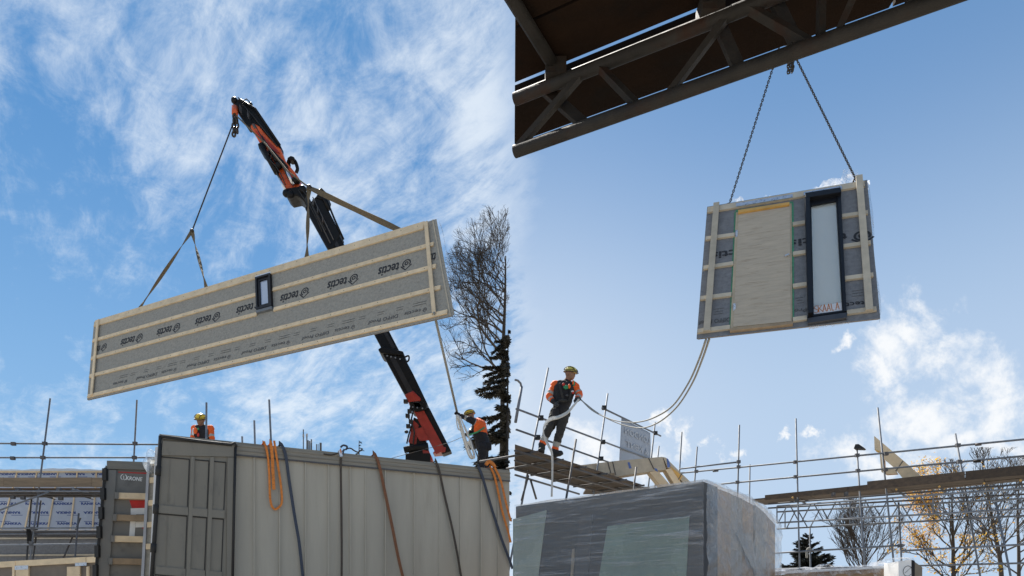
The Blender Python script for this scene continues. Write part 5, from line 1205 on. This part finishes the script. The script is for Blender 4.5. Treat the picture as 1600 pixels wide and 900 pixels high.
# ------------------------------------------------------------------ right: long scaffold with lattice girders
f0 = PZ(1200, 777, ZD); f1 = PZ(1600, 737, ZD); fdv = V(f1.x - f0.x, f1.y - f0.y, 0).normalized(); fn = V(-fdv.y, fdv.x, 0)
if fn.y < 0: fn = -fn
rs = thing('scaffold', V((f0.x + f1.x) / 2, (f0.y + f1.y) / 2, 0), 'long scaffold walkway on lattice girders in front of the autumn trees', 'scaffold')
RP = Plane(V(f0.x, f0.y, 0), fn); RB = Plane(V(f0.x, f0.y, 0) + fn * 1.05, fn); RC = Plane(V(f0.x, f0.y, 0) + fn * .95, fn)
def rp_(x, y, w=0): return RP.px(x, y, w)
E = 1660
for k in range(5):
    for (xa, xb) in ((1175, 1262), (1263, 1385), (1386, 1535), (1536, E)):
        a, b = RP.px(xa, 779.5 - (xa - 1200) * .1), RP.px(xb, 779.5 - (xb - 1200) * .1); jit = rng.uniform(-.006, .006)
        a.z = b.z = ZD - .02 + jit; MB().bar(a + fn * (.10 + k * .232), b + fn * (.10 + k * .232), .225, .038).build('board', BOARD, rs)
# toe boards: two lengths, the second one proud
for (x0, x1, h, w) in ((1196, 1366, .14, .0), (1356, 1508, .22, .04), (1509, E, .22, .045)):
    ya = lambda x: 776.5 - (x - 1200) * .1 - (2.2 if h > .2 else 0); a, b = rp_(x0, ya(x0) + 1, w + .03), rp_(x1, ya(x1) + 1, w + .03); MB().bar(a, b, .038, h).build('toe_board', BOARD, rs)
for y0, y1, pl in ((787.5, 752, RP), (794, 769, RB)): tube('ledger', pl.px(1200, y0), pl.px(E, y1), rs, .0242, STEEL_D)
def rail(a, b, pl=RP, w=.04, m=STEEL, nm='guard_rail'): return tube(nm, pl.px(*a, w), pl.px(*b, w), rs, .0242, m)
def ext(a, b, x): t = (x - a[0]) / (b[0] - a[0]); return (x, a[1] + (b[1] - a[1]) * t)
rail((1065, 739.5), ext((1065, 739.5), (1600, 687), E)); rail((1063, 733), (1157, 722)); rail((1128, 756.5), ext((1128, 756.5), (1600, 713), E))
rail((1210, 864.5), ext((1210, 864.5), (1415, 852), 1414)); rail((1408, 861), ext((1408, 861), (1600, 851), E)); rail((1208, 889.5), ext((1208, 889.5), (1600, 880), E), RB)
for (x, y) in ((1243.8, 722.5), (1244, 745.5), (1155, 722), (1155, 730), (1089, 737), (1153, 754), (1385, 709.5), (1384, 734), (1497, 696.5), (1499, 722), (1340, 712), (1341, 736), (1246, 783), (1407, 853)): coupler(rp_(x, y, .05), rs, .05)
for (x, y, ln) in ((1529, 695, 10), (1527, 721, 12), (1119, 736, 8)): MB().tube([rp_(x - ln / 2, y + ln * .05, .045), rp_(x + ln / 2, y - ln * .05, .045)], .034, 8).build('sleeve_coupler', RUSTY if ln == 12 else STEEL_D, rs, True)
for (t, b, pl) in (((1243.5, 654), (1249.5, 890), RP), ((1065.3, 675), (1061.5, 740), RP), ((1089.3, 698), (1085.5, 750), RP), ((1155.2, 664), (1152.5, 775), RP), ((1171.6, 726), (1171, 775), RB), ((1371.3, 637), (1396, 875), RP), ((1492.6, 677.5), (1507, 760), RB), ((1339, 705), (1343, 766), RP), ((1345, 789), (1351.5, 885), RB), ((1404, 785), (1408, 868), RB), ((1556, 785), (1580, 905), RP), ((1265.3, 822), (1266.5, 890), RB)): standard(rs, t, b, 0, STEEL, pl)
# lattice girders, each chord and strut its own piece
def girder(pl, y_top0, y_top1, y_lo0, y_lo1, x0=1214, x1=E, ph=0.0, pitch=.62):
    g0 = pl.px(x0, y_lo0); root_ = tube('lattice_girder', pl.px(x0, y_lo0), pl.px(*ext((x0, y_lo0), (1600, y_lo1), x1)), rs, .0242, STEEL)
    a = pl.px(x0, y_top0); b = pl.px(*ext((x0, y_top0), (1600, y_top1), x1)); c = pl.px(x0, y_lo0); d = pl.px(*ext((x0, y_lo0), (1600, y_lo1), x1))
    tube('chord', a, b, root_, .0242, STEEL)
    n_ = int((b - a).length / pitch); 
    for i in range(n_):
        t0, t1, t2 = [(i + q_ + ph) / n_ for q_ in (.06, .5, .94)]
        if t2 > 1: break
        tube('strut', c.lerp(d, t0), a.lerp(b, t1 - .06 / n_), root_, .017, STEEL, 6); tube('strut', a.lerp(b, t1 + .06 / n_), c.lerp(d, t2), root_, .017, STEEL, 6)
        if i % 3 == 0: tube('strut', a.lerp(b, t0 * 0 + (i + ph) / n_), c.lerp(d, (i + ph) / n_), root_, .017, STEEL, 6)
girder(RP, 791, 763, 817, 795, ph=.0); girder(RC, 800, 779, 826.5, 806, ph=.35)
# orange-capped tube ends at the deck edge
for (x, y) in ((1241, 777.5), (1402, 765), (1469, 760.5), (1538.5, 755.5), (1595, 751)):
    q = rp_(x, y + 1, .02); tube('transom', q - fn * .10, q + fn * 1.3, rs, .0242, STEEL_D); tube('end_cap', q - fn * .135, q - fn * .101, rs, .026, TIMBER_O)
for (x, y) in ((1303, 773), (1323, 772)): MB().box(rp_(x - 4, y + 4, .03), rp_(x + 4, y - 3, .10)).build('bracket', STEEL_D, rs)
# floodlight
fl_ = thing('floodlight', rp_(1339, 704, .02), 'small dark floodlight on top of a short scaffold pole', 'floodlight')
mb = MB(); q = [rp_(*p, .0) for p in ((1335.5, 702), (1338, 695.5), (1343, 695), (1352, 701), (1350, 702.5))]; mb.prism([a - fn * .12 for a in q], fn * .24); mb.build('lamp_housing', RUBBER, fl_)
MB().tube([rp_(1339, 708), rp_(1339.5, 701)], .02, 8).build('lamp_bracket', STEEL_D, fl_)
# roof truss heel standing on the deck
th = thing('roof_truss', rp_(1425, 750, -.45), 'pale timber roof truss heel poking up from the walkway', 'timber truss')
TP = Plane(V(f0.x, f0.y, 0) + fn * .45, fn)
def tp(pts, w0, w1, m, name): mb = MB(); TP.slab(mb, pts, w0, w1); return mb.build(name, m, th)
for k in range(2):
    w = -.10 * k
    tp([(1365.8, 681), (1374, 687.8), (1412, 720), (1448, 752), (1418, 756), (1395, 729), (1382, 718), (1376, 706), (1366.5, 703)], w - .09, w, TIMBER, 'top_chord')
    tp([(1374.2, 707), (1381.5, 718.5), (1382, 731), (1384, 741), (1377, 737)], w - .09, w - .001, TIMBER, 'heel_post'); tp([(1384, 732), (1398, 733), (1402, 740), (1384.5, 741)], w - .09, w - .002, TIMBER, 'bottom_chord')
MB().tube([TP.px(1411, 720, .006), TP.px(1400, 736, .006)], .012, 6).build('steel_band', STEEL_D, th)
tp([(1366.8, 702), (1374, 704.5), (1374, 707.5), (1369, 705.5)], -.08, .001, TIMBER_O, 'cut_end')

# ------------------------------------------------------------------ right foreground: wrapped frames at the bottom edge
DFm = 8.8
fp = thing('wrapped_wall_panel', V(P(1330, 960, DFm).x, DFm, 0), 'low wall frame under crumpled plastic before the lattice scaffold', 'wall frame')
FP = Plane((P(1330, 880, DFm).x, DFm, 0), (-.16, -1, 0))
mb = MB(); FP.slab(mb, [(1206, 899), (1402, 884), (1402, 1150), (1206, 1150)], -.12, 0); mb.build('sheathing', MATS['wrapped_brown'], fp)
mb = MB(); FP.slab(mb, [(1206, 893.5), (1402, 883.5), (1402, 887), (1206, 897.5)], .002, .05); mb.build('top_rail', WHITE_P, fp)
rows = [[FP.px(1206 + 196 * k / 28, 892 - 9.5 * k / 28 - (3 + 5 * max(0, nz(k * .45, j * .6)) + (4 if 10 < k < 14 or 22 < k < 26 else 0)) * (1, .5, -1.2, -3.5)[j], (-.13, .02, .075, .075)[j]) for k in range(29)] for j in range(4)]
sheet('plastic_sheet', rows, PLASTIC, fp)
pf = thing('wrapped_post', V(P(1418, 960, 8.2).x, 8.2, 0), 'upright window frame end in white wrapping beneath a plastic bag', 'window frame')
PF = Plane((P(1418, 880, 8.2).x, 8.2, 0), (-.1, -1, 0))
mb = MB(); PF.slab(mb, [(1404, 877), (1424, 874), (1425, 1150), (1403, 1150)], -.4, 0); mb.build('white_face', WHITE_P, pf)
mb = MB(); PF.slab(mb, [(1425, 874.5), (1430, 876), (1430, 1150), (1425.5, 1150)], -.38, -.01); mb.build('dark_stile', WFRAME, pf)
mb = MB(); PF.slab(mb, [(1430.5, 877), (1443, 886), (1443, 1150), (1430.5, 1150)], -.36, -.03); mb.build('side_panel', MATS['wrapped_grey'], pf)
mb = MB(); exq = (PF.px(1420, 890) - PF.px(1410, 891)).normalized(); stroke(mb, [(.05 + .05 * math.cos(R(t)), .06 * math.sin(R(t))) for t in range(20, 330, 20)], .006, PF.px(1411, 893, .004), exq, V(0, 0, 1)); stroke(mb, [(0.02, -.02), (.09, .04), (.10, -.05)], .005, PF.px(1411, 893, .004), exq, V(0, 0, 1)); mb.build('mark', PRINT_S, pf, fix=False)
rows = [[PF.px(1386 + 40 * k / 14, 880 - 9 * math.sin(k / 14 * 2.2) - (2 + 3 * nz(k * .7, j * .8)) * (1, .6, -.2, -2.2)[j], (-.35, -.15, .03, .05)[j] + .02 * nz(k, j * 2.0)) for k in range(15)] for j in range(4)]
sheet('plastic_bag', rows, PLASTIC, pf)
mb = MB(); q = [RB.px(x, y, .1) for x, y in ((1262, 872), (1263, 860), (1266, 857.5), (1268, 860))]; mb.tube(curve_pts(q, 4), .035, 6); tag(mb.build('rope_tail', ROPE_G, None, True), 'short pale rope end knotted round a scaffold pole by the dark conifer', 'rope')

# ------------------------------------------------------------------ trees
def tree(label, base, trunk_pts, r0, ok, dirs, seed, levels=4, l0=3.0, kids=(7, 6, 5, 4), bark=BARK, droop=0.0, leaf=None, spread=.8, shrink=.62, name='bare_tree', twig=.008, lowest=.3, group=None, up=.12):
    rr = random.Random(seed); root = thing(name, base, label, 'tree', group)
    tp_ = curve_pts(trunk_pts, 6); nt_ = len(tp_); MB().tube(tp_, [max(r0 * (1 - .85 * i / nt_), .02) for i in range(nt_)], 8).build('trunk', bark, root, True)
    mb = MB(); leaves = []
    def grow(p, d, ln, r, lv):
        ns = 5 if lv < 2 else 4; pts = [p]; 
        for i in range(ns):
            d = (d + V(rr.gauss(0, .16), rr.gauss(0, .16), rr.gauss(0, .14) + up - droop * (i / ns)) ).normalized(); q = pts[-1] + d * (ln / ns)
            if not ok(q): break
            pts.append(q)
        if len(pts) < 2: return
        m = len(pts); mb.tube(pts, [max(r * (1 - .6 * i / (m - 1)), twig * .55) for i in range(m)], 5 if lv < 2 else 3, False)
        if lv >= levels - 2: leaves.extend(pts[1:])
        if lv < levels - 1:
            for k in range(kids[lv]):
                t = .25 + .75 * (k + rr.random()) / kids[lv]; i = min(int(t * (m - 1)), m - 2); q = pts[i].lerp(pts[i + 1], t * (m - 1) - i) if t < 1 else pts[-1]
                dd = (pts[i + 1] - pts[i]).normalized(); sv = Vector((rr.gauss(0, 1), rr.gauss(0, 1), rr.gauss(0, 1))); sv = (sv - dd * sv.dot(dd)).normalized()
                grow(q, (dd + sv * spread * rr.uniform(.6, 1.2)).normalized(), ln * shrink * rr.uniform(.6, 1.15), max(r * .52, twig), lv + 1)
    for k in range(kids[0] * 2):
        t = lowest + (1 - lowest) * (k + rr.random()) / (kids[0] * 2); i = min(int(t * (nt_ - 1)), nt_ - 1); grow(tp_[i], dirs(rr, t), l0 * (1.15 - .55 * t) * rr.uniform(.7, 1.15), max(r0 * (1 - .8 * t) * .55, .02), 1)
    mb.build('crown', bark, root, fix=False)
    if leaf:
        num, size, fn_ = leaf; lb = MB(); n_ = 0
        while n_ < num and leaves:
            c = rr.choice(leaves) + V(rr.gauss(0, .18), rr.gauss(0, .18), rr.gauss(0, .15)); n_ += 1
            if not fn_(c, rr): continue
            a = Vector((rr.gauss(0, 1), rr.gauss(0, 1), rr.gauss(0, 1))).normalized(); b = a.orthogonal().normalized(); s = size * rr.uniform(.6, 1.3); lb.add([c - a * s, c + b * s * .55, c + a * s, c - b * s * .55], [(0, 1, 2, 3)])
        lo_ = lb.build('leaves', LEAF, root, fix=False); lo_['kind'] = 'stuff'
    return root
def pxx(p): return CX + F * p.x / p.y
def pyy(p): return CY - F * (p.z - EYE) / p.y
# big bare tree at the end of the trailer
DT = 36
tree('tall bare tree spreading fine branches beside the braced end of the long panel', V(P(786, 0, DT).x, DT, 0), [V(P(783, 0, DT).x, DT, 0), P(784, 760, DT), P(786, 560, DT), P(789, 470, DT), P(790, 400, DT)], .17,
     lambda p: pxx(p) < 796 + 8 * mathutils.noise.noise(p * 1.1) and (((pxx(p) - 800) / (118 + 26 * mathutils.noise.noise(p * .9))) ** 2 + ((pyy(p) - 480) / (165 + 26 * mathutils.noise.noise(p * .8 + V(5, 0, 0)))) ** 2 < 1), lambda rr, t: V(-rr.uniform(.35, 1.0), rr.uniform(-.9, .9), rr.uniform(.25, .9)).normalized(), 5, 5, 4.0, (14, 6, 6, 3), BARK, .08, None, .72, .60, twig=.008, lowest=.45, up=.07)
def conifer(label, base, top, rad, n, seed, ok, m=NEEDLE, z0=0.0, lift=-.25, name='conifer', dens=1.0, group=None, fan=1.0, taper=.8, trunk=1.0):
    rr = random.Random(seed); root = thing(name, base, label, 'tree', group); base = Vector(base); top = Vector(top); H = top.z - base.z
    MB().tube([base, base.lerp(top, .5), top], [(H * .018 + .08) * trunk, (H * .012 + .04) * trunk, .02], 7).build('trunk', BARK, root, True)
    mb = MB(); lb = MB()
    for k in range(n):
        t = z0 + (1 - z0) * (k + rr.random()) / n; p = base.lerp(top, t); an = rr.uniform(0, 2 * math.pi); ln = rad * ((1 - t) / (1 - z0)) ** taper * rr.uniform(.55, 1.1) + .15
        d = V(math.cos(an), math.sin(an), lift + rr.uniform(-.15, .2)).normalized(); pts = [p]; ns = 6
        for i in range(ns):
            q = pts[-1] + d * ln / ns; d = (d + V(rr.gauss(0, .08), rr.gauss(0, .08), rr.gauss(.0, .07) + (.04 if i > 3 else -.03))).normalized()
            if not ok(q): break
            pts.append(q)
        if len(pts) < 2: continue
        mb.tube(pts, [.035 * (1 - .7 * i / len(pts)) for i in range(len(pts))], 4, False)
        for i in range(1, len(pts)):
            for _ in range(int(16 * dens)):
                c = pts[i - 1].lerp(pts[i], rr.random()); dd = (pts[i] - pts[i - 1]).normalized(); s_ = dd.cross(V(0, 0, 1)).normalized() * rr.choice((-1, 1))
                a = (dd * rr.uniform(.3, 1) + s_ * rr.uniform(.2, 1.0) * fan + V(0, 0, rr.uniform(-.55, .15))).normalized(); L_ = ln * rr.uniform(.08, .24) + .06; e_ = c + a * L_
                if not ok(e_): continue
                w = a.cross(V(rr.gauss(0, 1), rr.gauss(0, 1), rr.gauss(0, 1))).normalized() * L_ * .11; lb.add([c - w * .4, c + a * L_ * .5 - w, e_, c + a * L_ * .5 + w], [(0, 1, 2, 3)])
    mb.build('branches', BARK, root, fix=False); lo_ = lb.build('crown', m, root, fix=False); return root
DK = 31
conifer('dark drooping conifer behind the bending worker', V(P(790, 0, DK).x, DK, 0), P(794, 515, DK), 2.1, 120, 4, lambda p: pxx(p) < 796 + 9 * mathutils.noise.noise(p * 1.3) and pxx(p) > 722, NEEDLE_B, .32, -.16, dens=3.6, taper=.4, trunk=.35)
conifer('small conifer tip peeking over the trailer roof', V(P(561, 0, 60).x, 60, 0), P(561, 688, 60), 2.2, 40, 8, lambda p: True, NEEDLE, .55, -.05)
conifer('dark spiky conifer behind the lattice scaffold poles', V(P(1262, 0, 38).x, 38, 0), P(1262, 836, 38), 2.5, 170, 9, lambda p: True, NEEDLE, .15, .45, dens=2.4)
allr = lambda p: pxx(p) > 1225
tree('bare fan-shaped tree with pale upright twigs behind the lattice girders', V(P(1348, 0, 44).x, 44, 0), [V(P(1348, 0, 44).x, 44, 0), P(1347, 930, 44), P(1349, 880, 44), P(1350, 840, 44)], .16, lambda p: pyy(p) > 772 and 1262 < pxx(p) < 1415, lambda rr, t: V(rr.gauss(0, .55), rr.gauss(0, .4), rr.uniform(.6, 1.1)).normalized(), 21, 5, 3.4, (10, 6, 5, 3), BARK_L, -.03, None, .42, .62, twig=.012, lowest=.4, up=.10)
def yellow(x0, x1, y0, y1): return lambda c, rr: x0 < pxx(c) < x1 and y0 < pyy(c) < y1
tree('autumn tree with yellow leaves and dark forked trunk behind the walkway', V(P(1490, 0, 40).x, 40, 0), [V(P(1491, 0, 40).x, 40, 0), P(1490, 900, 40), P(1489, 840, 40), P(1487, 770, 40)], .17, lambda p: pyy(p) > 716 and 1385 < pxx(p) < 1580, lambda rr, t: V(rr.gauss(-.55, .6), rr.gauss(0, .5), rr.uniform(.3, 1.0)).normalized(), 33, 5, 3.4, (9, 5, 5, 3), BARK_L, .02, (7500, .075, lambda c, rr: pxx(c) < 1470 or (pyy(c) > 835 and pxx(c) < 1565) or rr.random() < .10), .62, .62, twig=.012, lowest=.25)
tree('dark bare tree with forked leaning limbs behind the walkway\'s end', V(P(1566, 0, 42).x, 42, 0), [V(P(1568, 0, 42).x, 42, 0), P(1564, 890, 42), P(1554, 830, 42), P(1545, 780, 42), P(1542, 735, 42)], .16, lambda p: pyy(p) > 698 and 1470 < pxx(p) < 1640, lambda rr, t: V(rr.gauss(.0, .8), rr.gauss(0, .5), rr.uniform(.35, 1.0)).normalized(), 41, 5, 3.2, (8, 5, 4, 3), BARK_L, .0, None, .6, .62, twig=.012, lowest=.25)
tree('slim dark bare tree beyond the last scaffold pole', V(P(1592, 0, 45).x, 45, 0), [V(P(1590, 0, 45).x, 45, 0), P(1592, 880, 45), P(1590, 800, 45), P(1594, 740, 45)], .14, lambda p: pyy(p) > 712 and 1520 < pxx(p) < 1680, lambda rr, t: V(rr.gauss(.0, .8), rr.gauss(0, .5), rr.uniform(.35, 1.0)).normalized(), 52, 5, 3.0, (7, 5, 4, 3), BARK_L, .0, (900, .085, lambda c, rr: pyy(c) > 855), .6, .62, twig=.012, lowest=.25)

# ------------------------------------------------------------------ far antenna mast
am = thing('antenna_mast', V(P(480, 0, 120).x, 120, 0), 'cluster of distant roof antennas above the trailer\'s top edge', 'antenna')
MB().box(V(P(470, 0, 120).x, 118, 0), V(P(505, 0, 120).x, 124, P(0, 716, 120).z)).build('roof_block', DOORG2, am)
for (x, y, r_) in ((474, 671, .16), (479.5, 678, .18), (481.5, 688, .2), (484, 689, .2), (486.5, 686.5, .22), (494.5, 694, .15), (501, 692, .35), (497, 694, .12)): tube('mast', P(x, 717, 120), P(x, y, 120), am, r_ * .55, STEEL_D, 6)
for (x, y) in ((473.2, 681), (475, 681), (478.6, 680), (480.6, 679.5), (486, 690)): MB().box(P(x - .5, y + 2, 119.6), P(x + .5, y - 2, 120)).build('antenna_panel', LABELW, am)
